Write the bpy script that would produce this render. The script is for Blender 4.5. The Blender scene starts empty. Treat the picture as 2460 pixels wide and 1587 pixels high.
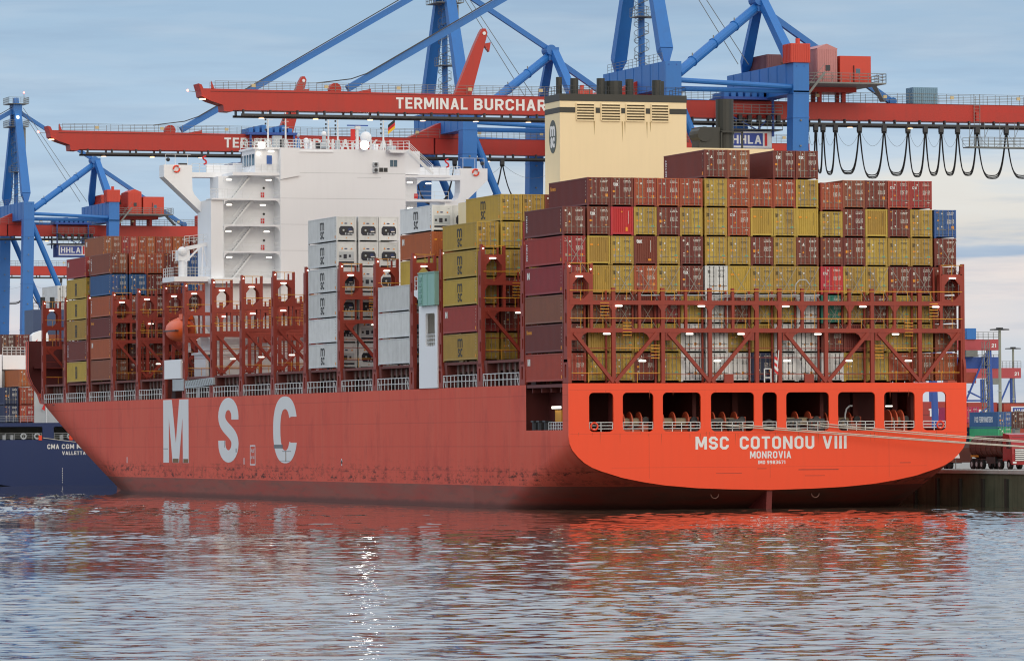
import bpy, math, random
import numpy as np
from mathutils import Vector, Matrix
from mathutils.geometry import tessellate_polygon
random.seed(7)
S = bpy.context.scene
COL = S.collection
R = math.radians

# ------------------------------------------------------------------ camera
# world: X = starboard, Y = towards the bow, Z up, water at 0 (metres)
CAM = Vector((-159.4, -469.7, 7.3))
PHI, PITCH, ROLL = R(18.15), R(1.262), R(0.32)
d = Vector((math.sin(PHI)*math.cos(PITCH), math.cos(PHI)*math.cos(PITCH), math.sin(PITCH)))
r0 = Vector((math.cos(PHI), -math.sin(PHI), 0)); u0 = r0.cross(d)
cr = r0*math.cos(ROLL) - u0*math.sin(ROLL); cu = u0*math.cos(ROLL) + r0*math.sin(ROLL)
cam = bpy.data.cameras.new('camera'); camo = bpy.data.objects.new('camera', cam); COL.objects.link(camo)
m = Matrix((cr, cu, -d)).transposed().to_4x4(); m.translation = CAM
camo.matrix_world = m
cam.sensor_width = 36; cam.lens = 36*11800/2460
cam.clip_start = 1; cam.clip_end = 20000
S.camera = camo

# ------------------------------------------------------------------ world, sun, exposure
S.view_settings.view_transform = 'Standard'; S.view_settings.look = 'None'
S.view_settings.exposure = 0.0; S.view_settings.gamma = 1
S.view_settings.use_curve_mapping = False
TO_SUN = Vector((0.10, -0.93, 0.34)).normalized()
SUN_EL = math.asin(TO_SUN.z); SUN_AZ = math.atan2(TO_SUN.x, TO_SUN.y)
W = bpy.data.worlds.new('World'); S.world = W; W.use_nodes = True
nt = W.node_tree; nt.nodes.clear()
def N(t, nt=nt, **k):
    n = nt.nodes.new(t)
    for a, b in k.items(): setattr(n, a, b)
    return n
def lk(a, b, nt=nt): nt.links.new(a, b)
def mth(op, a, b=None, nt=nt):
    n = nt.nodes.new('ShaderNodeMath'); n.operation = op
    for i, v in enumerate((a, b)):
        if v is None: continue
        if isinstance(v, (int, float)): n.inputs[i].default_value = v
        else: nt.links.new(v, n.inputs[i])
    return n.outputs[0]
def mix(f, a, b, nt=nt):
    n = nt.nodes.new('ShaderNodeMix'); n.data_type = 'RGBA'
    for i, v in ((0, f), (6, a), (7, b)):
        if isinstance(v, (int, float)): n.inputs[i].default_value = v
        elif isinstance(v, tuple): n.inputs[i].default_value = (*v, 1)
        else: nt.links.new(v, n.inputs[i])
    return n.outputs[2]
def ramp(f, stops, nt=nt):
    n = nt.nodes.new('ShaderNodeValToRGB'); cr_ = n.color_ramp
    while len(cr_.elements) < len(stops): cr_.elements.new(0.5)
    for e, (p, c) in zip(cr_.elements, stops):
        e.position = p; e.color = (*c, 1) if isinstance(c, tuple) else (c, c, c, 1)
    nt.links.new(f, n.inputs[0])
    return n.outputs[0]
def lin(r, g, b):
    f = lambda c: (c/12.92 if c <= .04045 else ((c+.055)/1.055)**2.4)
    return (f(r/255), f(g/255), f(b/255))
sky = N('ShaderNodeTexSky', sky_type='NISHITA', sun_disc=False, sun_elevation=SUN_EL, sun_rotation=SUN_AZ)
tc = N('ShaderNodeTexCoord')
sep = N('ShaderNodeSeparateXYZ'); lk(tc.outputs['Generated'], sep.inputs[0])
X, Y, Z = sep.outputs
az = mth('ARCTAN2', X, Y)
def skynoise(sx, sz, det, seed, rough=.55):
    c = N('ShaderNodeCombineXYZ')
    lk(mth('MULTIPLY', az, sx), c.inputs[0]); lk(mth('MULTIPLY', Z, sz), c.inputs[1]); c.inputs[2].default_value = seed
    n = N('ShaderNodeTexNoise'); n.inputs['Scale'].default_value = 1; n.inputs['Detail'].default_value = det
    n.inputs['Roughness'].default_value = rough
    lk(c.outputs[0], n.inputs['Vector']); return n.outputs[0]
nz1 = skynoise(9, 60, 5, 1.3); nz2 = skynoise(26, 190, 5, 5.1, .5)
wob = mth('ADD', mth('MULTIPLY', mth('SUBTRACT', nz1, .5), .034), mth('MULTIPLY', mth('SUBTRACT', nz2, .5), .016))
el = mth('ADD', Z, wob)                       # wobbled elevation
# layered cloud deck: cream near the horizon, a bright break, slate blue above
lay = ramp(mth('MULTIPLY', el, 8.0), [(0.0, lin(196,196,204)), (.13, lin(196,205,216)), (.225, lin(226,216,214)),
      (.275, lin(224,216,214)), (.295, lin(158,178,204)), (.325, lin(166,184,207)), (.345, lin(217,212,206)), (.42, lin(221,219,215)), (.48, lin(190,206,222)), (.58, lin(160,188,215)), (.70, lin(152,178,204)), (1, lin(150,176,202))])
layL = ramp(mth('MULTIPLY', el, 8.0), [(0.0, lin(205,200,205)), (.16, lin(222,212,214)), (.26, lin(192,204,218)), (.36, lin(176,198,220)), (.52, lin(166,192,217)), (.70, lin(154,182,209)), (1, lin(150,178,206))])
side = ramp(mth('ADD', mth('MULTIPLY', az, 8.0), -2.1), [(0.15, 0.0), (.75, 1.0)])
cl = mix(side, layL, lay)
wisp = ramp(nz2, [(.45, 0.0), (.75, .30)])
cl = mix(wisp, cl, lin(206, 214, 224))
nz3 = skynoise(14, 150, 6, 9.7, .6)
cl = mix(ramp(nz3, [(.48, 0.0), (.72, .50)]), cl, lin(138, 163, 193))
# the rest of the sky dome: even cloud cover, brighter behind the camera where the low sun sits
up = ramp(Z, [(.095, 0.0), (.24, 1.0)])
cl2 = mix(up, cl, (.95, 1.03, 1.14))
dotp = N('ShaderNodeVectorMath', operation='DOT_PRODUCT'); lk(tc.outputs['Generated'], dotp.inputs[0]); dotp.inputs[1].default_value = TO_SUN
glow = ramp(dotp.outputs['Value'], [(.2, 0.0), (1.0, 1.0)])
cl3 = mix(glow, cl2, (1.30, 1.18, 1.02))
b1 = N('ShaderNodeBackground'); lk(sky.outputs[0], b1.inputs[0]); b1.inputs[1].default_value = .10
b2 = N('ShaderNodeBackground'); lk(cl3, b2.inputs[0]); b2.inputs[1].default_value = 1.10
ms = N('ShaderNodeMixShader'); ms.inputs[0].default_value = .92
lk(b1.outputs[0], ms.inputs[1]); lk(b2.outputs[0], ms.inputs[2])
wo = N('ShaderNodeOutputWorld'); lk(ms.outputs[0], wo.inputs[0])

sun = bpy.data.lights.new('sun', 'SUN'); sun.energy = 0.6; sun.angle = R(16); sun.color = (1, .86, .70)
so = bpy.data.objects.new('sun', sun); COL.objects.link(so)
so.rotation_euler = TO_SUN.to_track_quat('Z', 'Y').to_euler()
S.cycles.max_bounces = 6; S.cycles.diffuse_bounces = 3; S.cycles.glossy_bounces = 3
S.cycles.sample_clamp_indirect = 4
S.cycles.use_denoising = True; S.cycles.denoiser = 'OPENIMAGEDENOISE'; S.cycles.denoising_input_passes = 'RGB_ALBEDO_NORMAL'; S.cycles.denoising_prefilter = 'ACCURATE'; S.cycles.pixel_filter_type = 'BLACKMAN_HARRIS'; S.cycles.filter_width = 1.15

# ------------------------------------------------------------------ materials
MATS = {}
def paint(name, rgb, rough=.5, dirt=.25, scale=.35, streak=True, metal=0, inst=0.0, dirtcol=None):
    """weathered paint: base colour, broad blotches, thin vertical run marks"""
    if name in MATS: return MATS[name]
    M = bpy.data.materials.new(name); M.use_nodes = True; t = M.node_tree
    b = t.nodes['Principled BSDF']; b.inputs['Roughness'].default_value = rough; b.inputs['Metallic'].default_value = metal
    g = t.nodes.new('ShaderNodeNewGeometry'); mp = t.nodes.new('ShaderNodeMapping')
    t.links.new(g.outputs['Position'], mp.inputs[0])
    n1 = t.nodes.new('ShaderNodeTexNoise'); n1.inputs['Scale'].default_value = scale; n1.inputs['Detail'].default_value = 6
    t.links.new(g.outputs['Position'], n1.inputs['Vector'])
    f = ramp(n1.outputs[0], [(.35, 0.0), (.8, 1.0)], t)
    if streak:
        mp.inputs['Scale'].default_value = (2.2, 2.2, .16)
        n2 = t.nodes.new('ShaderNodeTexNoise'); n2.inputs['Scale'].default_value = 1; n2.inputs['Detail'].default_value = 5
        t.links.new(mp.outputs[0], n2.inputs['Vector'])
        f = mth('ADD', mth('MULTIPLY', f, .6, t), mth('MULTIPLY', ramp(n2.outputs[0], [(.45, 0.0), (.8, 1.0)], t), .6, t), t)
    dc = dirtcol or tuple(c*.45 + .02 for c in rgb)
    col = mix(mth('MULTIPLY', f, dirt, t), rgb, dc, t)
    if inst:
        oi = t.nodes.new('ShaderNodeObjectInfo')
        hs = t.nodes.new('ShaderNodeHueSaturation')
        t.links.new(mth('ADD', mth('MULTIPLY', oi.outputs['Random'], inst*.06, t), .5-inst*.03, t), hs.inputs['Hue'])
        t.links.new(mth('ADD', mth('MULTIPLY', oi.outputs['Random'], inst, t), 1-inst*.55, t), hs.inputs['Value'])
        hs.inputs['Saturation'].default_value = 1
        t.links.new(col, hs.inputs['Color']); col = hs.outputs[0]
    t.links.new(col, b.inputs['Base Color'])
    MATS[name] = M; return M
def emit(name, rgb, s):
    if name in MATS: return MATS[name]
    M = bpy.data.materials.new(name); M.use_nodes = True; t = M.node_tree; t.nodes.clear()
    e = t.nodes.new('ShaderNodeEmission'); e.inputs[0].default_value = (*rgb, 1); e.inputs[1].default_value = s
    o = t.nodes.new('ShaderNodeOutputMaterial'); t.links.new(e.outputs[0], o.inputs[0])
    MATS[name] = M; return M
L = lin
RED = paint('bridge red paint', L(146,48,31), .55, .45, .5)
DRED = paint('dark red deck paint', L(98,34,32), .6, .5, .5)
TRAN = paint('fresh red paint with warm light', L(240,72,26), .42, .12, .15)  # fresher red, with the warm light on the stern mixed into the colour
WHITE = paint('white ship paint', L(236,239,243), .4, .06, .2)
WHITER = paint('white rail paint', L(226,230,232), .5, .1, 2, False)
GREY = paint('galvanised grey', L(120,124,122), .55, .4, 1.5, False)
LGREY = paint('light grey paint', L(176,184,190), .5, .25, .8)
YEL = paint('yellow rail paint', L(214,150,40), .5, .2, 2, False)
BLK = paint('black paint', L(34,36,37), .5, .3, .5)
DARK = paint('dark machinery', L(44,46,50), .5, .4, 1)
RUBBER = paint('black rubber', L(24,24,26), .7, .2, 1, False)
BLUE = paint('crane blue paint', L(36,110,186), .5, .30, .4)
DBLUE = paint('deep blue paint', L(36,78,160), .5, .2, .3)
CRED = paint('crane red paint', L(178,40,28), .5, .36, .45)
CREAM = paint('funnel cream paint', L(238,219,178), .5, .10, .3)
NAVY = paint('navy hull paint', L(18,46,98), .45, .2, .2)
ORANGE = paint('lifeboat orange', L(236,98,38), .45, .15, .5)
BUOY = paint('lifebuoy orange', L(232,72,40), .5, .1, 2, False)
GLASS = paint('tinted window glass', L(70,100,120), .08, .05, 1, False)
DGLASS = paint('dark window glass', L(30,40,52), .08, .05, 1, False)
FIRE = paint('signal red', L(206,34,36), .45, .1, 1, False)
GREENB = paint('pale green cabin paint', L(140,186,176), .5, .2, .7)
PINK = paint('faded pink red paint', L(190,130,130), .6, .3, .6)
TEXTW = paint('white lettering paint', L(226,228,230), .5, .08, .4)
TEXTK = paint('black lettering paint', L(38,38,36), .6, .1, 2, False)
ROPE = paint('pale rope', L(196,192,180), .8, .3, 3, False)
CONC = paint('quay concrete', L(150,150,146), .85, .4, .15, False)
LAMP = emit('lit lamp tube', (1, .94, .82), 3)
SPOT = emit('lit deck spotlight', (1, .95, .85), 6)
FLOOD = emit('lit floodlight', (1, .97, .92), 48)
WARM = emit('lit warm lamp', (1, .62, .3), 5)
REDL = emit('lit red beacon', (1, .12, .08), 12)

# ------------------------------------------------------------------ mesh builder
class MB:
    def __init__(s): s.v = []; s.f = []; s.m = []; s.mats = []
    def mi(s, M):
        if M not in s.mats: s.mats.append(M)
        return s.mats.index(M)
    def add(s, vs, fs, M):
        o = len(s.v); k = s.mi(M)
        s.v += [tuple(v) for v in vs]
        for f in fs: s.f.append(tuple(i+o for i in f)); s.m.append(k)
        return s
    def box(s, x0, x1, y0, y1, z0, z1, M):
        vs = [(x, y, z) for x in (x0, x1) for y in (y0, y1) for z in (z0, z1)]
        return s.add(vs, [(0,1,3,2),(4,6,7,5),(0,4,5,1),(2,3,7,6),(0,2,6,4),(1,5,7,3)], M)
    def beam(s, p, q, w, h, M, w2=None, h2=None):
        p, q = Vector(p), Vector(q); t = (q-p).normalized()
        up = Vector((0,0,1)) if abs(t.z) < .95 else Vector((0,1,0))
        a = t.cross(up).normalized(); b = a.cross(t)
        vs = []
        for c, ww, hh in ((p, w, h), (q, w2 or w, h2 or h)):
            for i, j in ((-1,-1),(1,-1),(1,1),(-1,1)): vs.append(c + a*(i*ww/2) + b*(j*hh/2))
        return s.add(vs, [(3,2,1,0),(4,5,6,7),(0,1,5,4),(1,2,6,5),(2,3,7,6),(3,0,4,7)], M)
    def tube(s, p, q, r, M, n=6, r2=None, caps=True):
        p, q = Vector(p), Vector(q); t = (q-p).normalized()
        up = Vector((0,0,1)) if abs(t.z) < .95 else Vector((0,1,0))
        a = t.cross(up).normalized(); b = a.cross(t); vs = []
        for c, rr in ((p, r), (q, r if r2 is None else r2)):
            for i in range(n):
                an = 2*math.pi*i/n; vs.append(c + a*(rr*math.cos(an)) + b*(rr*math.sin(an)))
        fs = [(i, (i+1) % n, n+(i+1) % n, n+i) for i in range(n)]
        if caps: fs += [tuple(range(n-1, -1, -1)), tuple(range(n, 2*n))]
        return s.add(vs, fs, M)
    def path(s, pts, r, M, n=5):
        for a, b in zip(pts, pts[1:]): s.tube(a, b, r, M, n, caps=False)
        return s
    def poly(s, outer, axis, a0, a1, M, holes=(), Mback=None):
        """2D outline (with holes) extruded between a0 and a1 along axis; 2D coords are the other two axes"""
        loops = [[(float(x), float(y)) for x, y in outer]] + [[(float(x), float(y)) for x, y in h] for h in holes]
        flat = [p for l in loops for p in l]
        tri = tessellate_polygon([[Vector((x, y, 0)) for x, y in l] for l in loops])
        def to3(p, a):
            return {'x': (a, p[0], p[1]), 'y': (p[0], a, p[1]), 'z': (p[0], p[1], a)}[axis]
        vs = [to3(p, a0) for p in flat] + [to3(p, a1) for p in flat]; n = len(flat)
        fs = [tuple(t) for t in tri] + [tuple(i+n for i in reversed(t)) for t in tri]
        o = 0
        for l in loops:
            k = len(l)
            for i in range(k):
                j = (i+1) % k; fs.append((o+i, o+j, n+o+j, n+o+i))
            o += k
        return s.add(vs, fs, M)
    def disk(s, c, r, axis, M, n=14, th=.05, sx=1, sz=1):
        pts = [(c[0]+r*sx*math.cos(2*math.pi*i/n), c[1]+r*sz*math.sin(2*math.pi*i/n)) for i in range(n)]
        return s.poly(pts, axis, c[2]-th/2, c[2]+th/2, M)
    def sphere(s, c, r, M, n=12, mm=8, sc=(1,1,1)):
        vs = [(c[0], c[1], c[2]+r*sc[2])]
        for i in range(1, mm):
            th = math.pi*i/mm
            for j in range(n):
                ph = 2*math.pi*j/n
                vs.append((c[0]+r*sc[0]*math.sin(th)*math.cos(ph), c[1]+r*sc[1]*math.sin(th)*math.sin(ph), c[2]+r*sc[2]*math.cos(th)))
        vs.append((c[0], c[1], c[2]-r*sc[2])); fs = []
        for j in range(n):
            fs.append((0, 1+j, 1+(j+1) % n)); fs.append((len(vs)-1, 1+(mm-2)*n+(j+1) % n, 1+(mm-2)*n+j))
        for i in range(mm-2):
            for j in range(n):
                a = 1+i*n+j; b = 1+i*n+(j+1) % n; fs.append((a, a+n, b+n, b))
        return s.add(vs, fs, M)
    def torus(s, c, R_, r, axis, M, n=16, k=6, a0=0, a1=2*math.pi):
        vs = []; full = abs(a1-a0-2*math.pi) < 1e-6; rings = n if full else n+1
        for i in range(rings):
            a = a0+(a1-a0)*i/n
            for j in range(k):
                b = 2*math.pi*j/k; rr = R_+r*math.cos(b); h = r*math.sin(b)
                p, q = rr*math.cos(a), rr*math.sin(a)
                vs.append({'y': (c[0]+p, c[1]+h, c[2]+q), 'x': (c[0]+h, c[1]+p, c[2]+q), 'z': (c[0]+p, c[1]+q, c[2]+h)}[axis])
        fs = []
        for i in range(n):
            i2 = (i+1) % rings
            for j in range(k): fs.append((i*k+j, i*k+(j+1) % k, i2*k+(j+1) % k, i2*k+j))
        return s.add(vs, fs, M)
    def rail(s, pts, h=1.1, r=.04, M=None, n=3, sp=1.8):
        """hand rail along a polyline: uprights and n rails"""
        M = M or WHITER
        for a, b in zip(pts, pts[1:]):
            a, b = Vector(a), Vector(b); L_ = (b-a).length; k = max(1, round(L_/sp))
            for i in range(k+1):
                p = a + (b-a)*(i/k); s.beam(p, p+Vector((0,0,h)), r*1.7, r*1.7, M)
            for j in range(n):
                z = Vector((0,0,h*(j+1)/n)); s.beam(a+z, b+z, r*1.7, r*1.7, M)
        return s
    def text(s, st, x, y, z, w, h, M, face='-y', bold=.02, tilt=0):
        """flat lettering fitted to w x h, lower-left at (x,y,z); face -y reads along +x, face -x reads along -y"""
        if all(ch in FONT for ch in st):
            for vs, fs, k in block_glyphs(st):
                e = -.003*k
                s.add([{'-y': (x+a*w, y+e, z+b_*h), '-x': (x+e, y-a*w, z+b_*h), '-xv': (x+e, y+b_*h, z-a*w)}[face] for a, b_ in vs], fs, M)
            return s
        T = glyphs(st, bold)
        if T is None: return s
        vs, fs = T
        for_v = []
        for a, b in vs:
            if face == '-y': for_v.append((x+a*w, y, z+b*h))
            elif face == '-x': for_v.append((x, y-a*w, z+b*h))
            elif face == '-xv': for_v.append((x, y+b*h, z-a*w))
        return s.add(for_v, fs, M)
    def build(s, name, parent=None, smooth=False, loc=(0,0,0)):
        me = bpy.data.meshes.new(name)
        off = Vector(loc)
        if parent is not None:
            p = parent
            while p is not None: off = off + p.location; p = p.parent
        me.from_pydata([(v[0]-off.x, v[1]-off.y, v[2]-off.z) for v in s.v], [], s.f)
        for M in s.mats: me.materials.append(M)
        me.polygons.foreach_set('material_index', s.m)
        if smooth: me.polygons.foreach_set('use_smooth', [True]*len(s.f))
        me.update()
        o = bpy.data.objects.new(name, me); COL.objects.link(o)
        if parent is not None: o.parent = parent
        o.location = loc
        return o
_G = {}
# block lettering drawn as strokes (unit height), used for painted capitals
def _font():
    h, c = .095, .13
    def oct_(x0, x1, y0, y1): return [(x0, y0+c), (x0, y1-c), (x0+c, y1), (x1-c, y1), (x1, y1-c), (x1, y0+c), (x1-c, y0), (x0+c, y0)]
    t, m = 1-h, .5
    F = {}
    def C_(w): return [(w-h, .66), (w-h, t-c), (w-h-c, t), (h+c, t), (h, t-c), (h, h+c), (h+c, h), (w-h-c, h), (w-h, h+c), (w-h, .34)]
    V = lambda x, x2=None: ('V', x, 0, x if x2 is None else x2, 1)
    w = .66
    F['C'] = (w, [('P', C_(w))]); F['G'] = (w, [('P', C_(w)[:-1]+[(w-h, .46)]), ('H', .46, w*.5, w)])
    F['O'] = F['0'] = (w, [('L', oct_(h, w-h, h, t))])
    F['S'] = (w, [('P', [(w-h, .68), (w-h, t-c), (w-h-c, t), (h+c, t), (h, t-c), (h, m+c), (h+c, m), (w-h-c, m), (w-h, m-c), (w-h, h+c), (w-h-c, h), (h+c, h), (h, h+c), (h, .32)])])
    F['U'] = (w, [('P', [(h, 1), (h, h+c), (h+c, h), (w-h-c, h), (w-h, h+c), (w-h, 1)])])
    F['T'] = (.62, [('H', t, 0, .62), ('V', .31, 0, .31, 1-2*h)]); F['I'] = (2*h, [V(h)]); F['1'] = (.3, [V(.2), ('H', .88, 0, .16)])
    F['L'] = (.56, [V(h), ('H', h, 2*h, .56)]); F['E'] = (.58, [V(h), ('H', h, 2*h, .58), ('H', m, 2*h, .54), ('H', t, 2*h, .58)]); F['F'] = (.56, [V(h), ('H', m, 2*h, .52), ('H', t, 2*h, .56)])
    F['H'] = (w, [V(h), V(w-h), ('H', m, 2*h, w-2*h)]); F['N'] = (.70, [V(h), V(.70-h), ('V', .60, .0, .10, 1)]); F['M'] = (.84, [V(h), V(.84-h), ('V', .42, .18, .13, 1), ('V', .42, .18, .71, 1)])
    F['V'] = (.72, [('V', .36, 0, h+.01, 1), ('V', .36, 0, .71-h, 1)]); F['A'] = (.72, [('V', h+.01, 0, .36, 1), ('V', .71-h, 0, .36, 1), ('H', .30, .18, .54)])
    F['X'] = (.70, [('V', h, 0, .70-h, 1), ('V', .70-h, 0, h, 1)]); F['Y'] = (.7, [('V', .35, 0, .35, .5), ('V', .35, .45, h, 1), ('V', .35, .45, .7-h, 1)]); F['K'] = (.68, [V(h), ('V', .2, .45, .58, 1), ('V', .58, 0, .26, .56)])
    Rp = [(2*h, t), (w-h-c, t), (w-h, t-c), (w-h, .46+c), (w-h-c, .46), (2*h, .46)]
    F['R'] = (w, [V(h), ('P', Rp), ('V', w-h, 0, .36, .42)]); F['P'] = (w, [V(h), ('P', Rp)])
    F['B'] = (w, [V(h), ('P', [(2*h, t), (w-h-c, t), (w-h-.02, t-c), (w-h-.02, m+c), (w-h-c, m), (2*h, m)]), ('P', [(w-h-c, m), (w-h, m-c), (w-h, h+c), (w-h-c, h), (2*h, h)])])
    F['D'] = (w, [V(h), ('P', [(2*h, t), (w-h-c, t), (w-h, t-c), (w-h, h+c), (w-h-c, h), (2*h, h)])])
    F['2'] = (.6, [('P', [(h, .68), (h, t-c), (h+c, t), (.6-h-c, t), (.6-h, t-c), (.6-h, .6), (h, h+.06)]), ('H', h, 0, .6)])
    F['3'] = (.6, [('P', [(0, t), (.6-h-c, t), (.6-h, t-c), (.6-h, m+c), (.6-h-c, m), (.2, m)]), ('P', [(.6-h-c, m), (.6-h, m-c), (.6-h, h+c), (.6-h-c, h), (0, h)])])
    F['6'] = (.6, [('P', [(.6-h, t), (h+c, t), (h, t-c), (h, h+c), (h+c, h), (.6-h-c, h), (.6-h, h+c), (.6-h, m-c+.02), (.6-h-c, m+.02), (2*h, m+.02)])])
    F['7'] = (.56, [('H', t, 0, .56), ('V', .2, 0, .46, 1-2*h)]); F['8'] = (.6, [('L', oct_(h, .6-h, m, t)), ('L', oct_(h, .6-h, h, m))])
    F['9'] = (.6, [('P', [(h, h), (.6-h-c, h), (.6-h, h+c), (.6-h, t-c), (.6-h-c, t), (h+c, t), (h, t-c), (h, m-.02+c), (h+c, m-.02), (.6-2*h, m-.02)])])
    F['&'] = (.7, [('P', [(.68, h*.6), (.18, .72), (.22, t-.04), (.4, t), (.5, .8), (.14, .42), (h, .25), (.2, h), (.42, h), (.62, .4)])])
    F[' '] = (.34, []); F['4'] = (.6, [('V', .44, 0, .44, 1), ('H', .28, 0, .6), ('V', .08, .34, .40, 1)]); F['5'] = (.6, [('P', [(.58, t), (h, t), (h, m+.04), (.6-h-c, m+.04), (.6-h, m-c), (.6-h, h+c), (.6-h-c, h), (0, h)])])
    return F, h
FONT, _fh = _font()
def block_glyphs(st):
    """list of (verts, faces, layer) with layer = depth order so that crossing strokes never share a plane"""
    out = []; x = 0
    for ch in st:
        w, prims = FONT[ch]
        for k, p in enumerate(prims):
            if p[0] == 'V': _, xa, ya, xb, yb = p; vs = [(xa-_fh, ya), (xa+_fh, ya), (xb+_fh, yb), (xb-_fh, yb)]; fs = [(0,1,2,3)]
            elif p[0] == 'H': _, yy, xa, xb = p; vs = [(xa, yy-_fh*.92), (xb, yy-_fh*.92), (xb, yy+_fh*.92), (xa, yy+_fh*.92)]; fs = [(0,1,2,3)]
            else:
                pts = [Vector(q) for q in p[1]]; n = len(pts); loop = p[0] == 'L'; vs = []
                for i in range(n):
                    a = pts[i-1] if (i or loop) else None; c = pts[(i+1) % n] if (i < n-1 or loop) else None
                    d1 = (pts[i]-a).normalized() if a is not None else (c-pts[i]).normalized(); d2 = (c-pts[i]).normalized() if c is not None else d1
                    n1 = Vector((-d1.y, d1.x)); n2 = Vector((-d2.y, d2.x)); mt = (n1+n2).normalized(); L_ = _fh/max(.4, mt.dot(n1))
                    vs += [tuple(pts[i]+mt*L_), tuple(pts[i]-mt*L_)]
                fs = [(2*i, 2*i+1, (2*i+3) % (2*n), (2*i+2) % (2*n)) for i in range(n if loop else n-1)]
            out.append(([(a+x, b) for a, b in vs], fs, k))
        x += w + .15
    W_ = x-.15
    return [([(a/W_, b) for a, b in vs], fs, k) for vs, fs, k in out]
def glyphs(st, bold):
    k = (st, bold)
    if k in _G: return _G[k]
    c = bpy.data.curves.new('t', 'FONT'); c.body = st; c.size = 1; c.resolution_u = 3; c.offset = bold
    o = bpy.data.objects.new('t', c)
    COL.objects.link(o); dg = bpy.context.evaluated_depsgraph_get()
    me = bpy.data.meshes.new_from_object(o.evaluated_get(dg))
    vs = [(v.co.x, v.co.y) for v in me.vertices]; fs = [tuple(p.vertices) for p in me.polygons]
    bpy.data.objects.remove(o); bpy.data.curves.remove(c); bpy.data.meshes.remove(me)
    if not vs: _G[k] = None; return None
    x0 = min(v[0] for v in vs); x1 = max(v[0] for v in vs); y0 = min(v[1] for v in vs); y1 = max(v[1] for v in vs)
    _G[k] = ([((a-x0)/(x1-x0), (b-y0)/(y1-y0)) for a, b in vs], fs)
    return _G[k]
def tag(o, label, cat, group=None):
    o['label'] = label; o['category'] = cat
    if group: o['group'] = group
    return o
def struct(o, kind='structure'): o['kind'] = kind; return o
def thing(name, label, cat, loc=(0,0,0), group=None):
    o = bpy.data.objects.new(name, None); COL.objects.link(o); o.location = loc; o.empty_display_size = 1
    return tag(o, label, cat, group)
def copy_tree(o, parent=None):
    c = o.copy(); COL.objects.link(c)
    if parent is not None: c.parent = parent
    for ch in list(o.children): copy_tree(ch, c)
    return c
def rrect(x0, x1, z0, z1, r, n=4):
    pts = []
    for cx, cz, a in ((x1-r, z1-r, 0), (x0+r, z1-r, 90), (x0+r, z0+r, 180), (x1-r, z0+r, 270)):
        for i in range(n+1):
            t = R(a+90*i/n); pts.append((cx+r*math.cos(t), cz+r*math.sin(t)))
    return pts
ORD = ['first','second','third','fourth','fifth','sixth','seventh','eighth','ninth','tenth','eleventh','twelfth','thirteenth','fourteenth','fifteenth','sixteenth','seventeenth']

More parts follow.
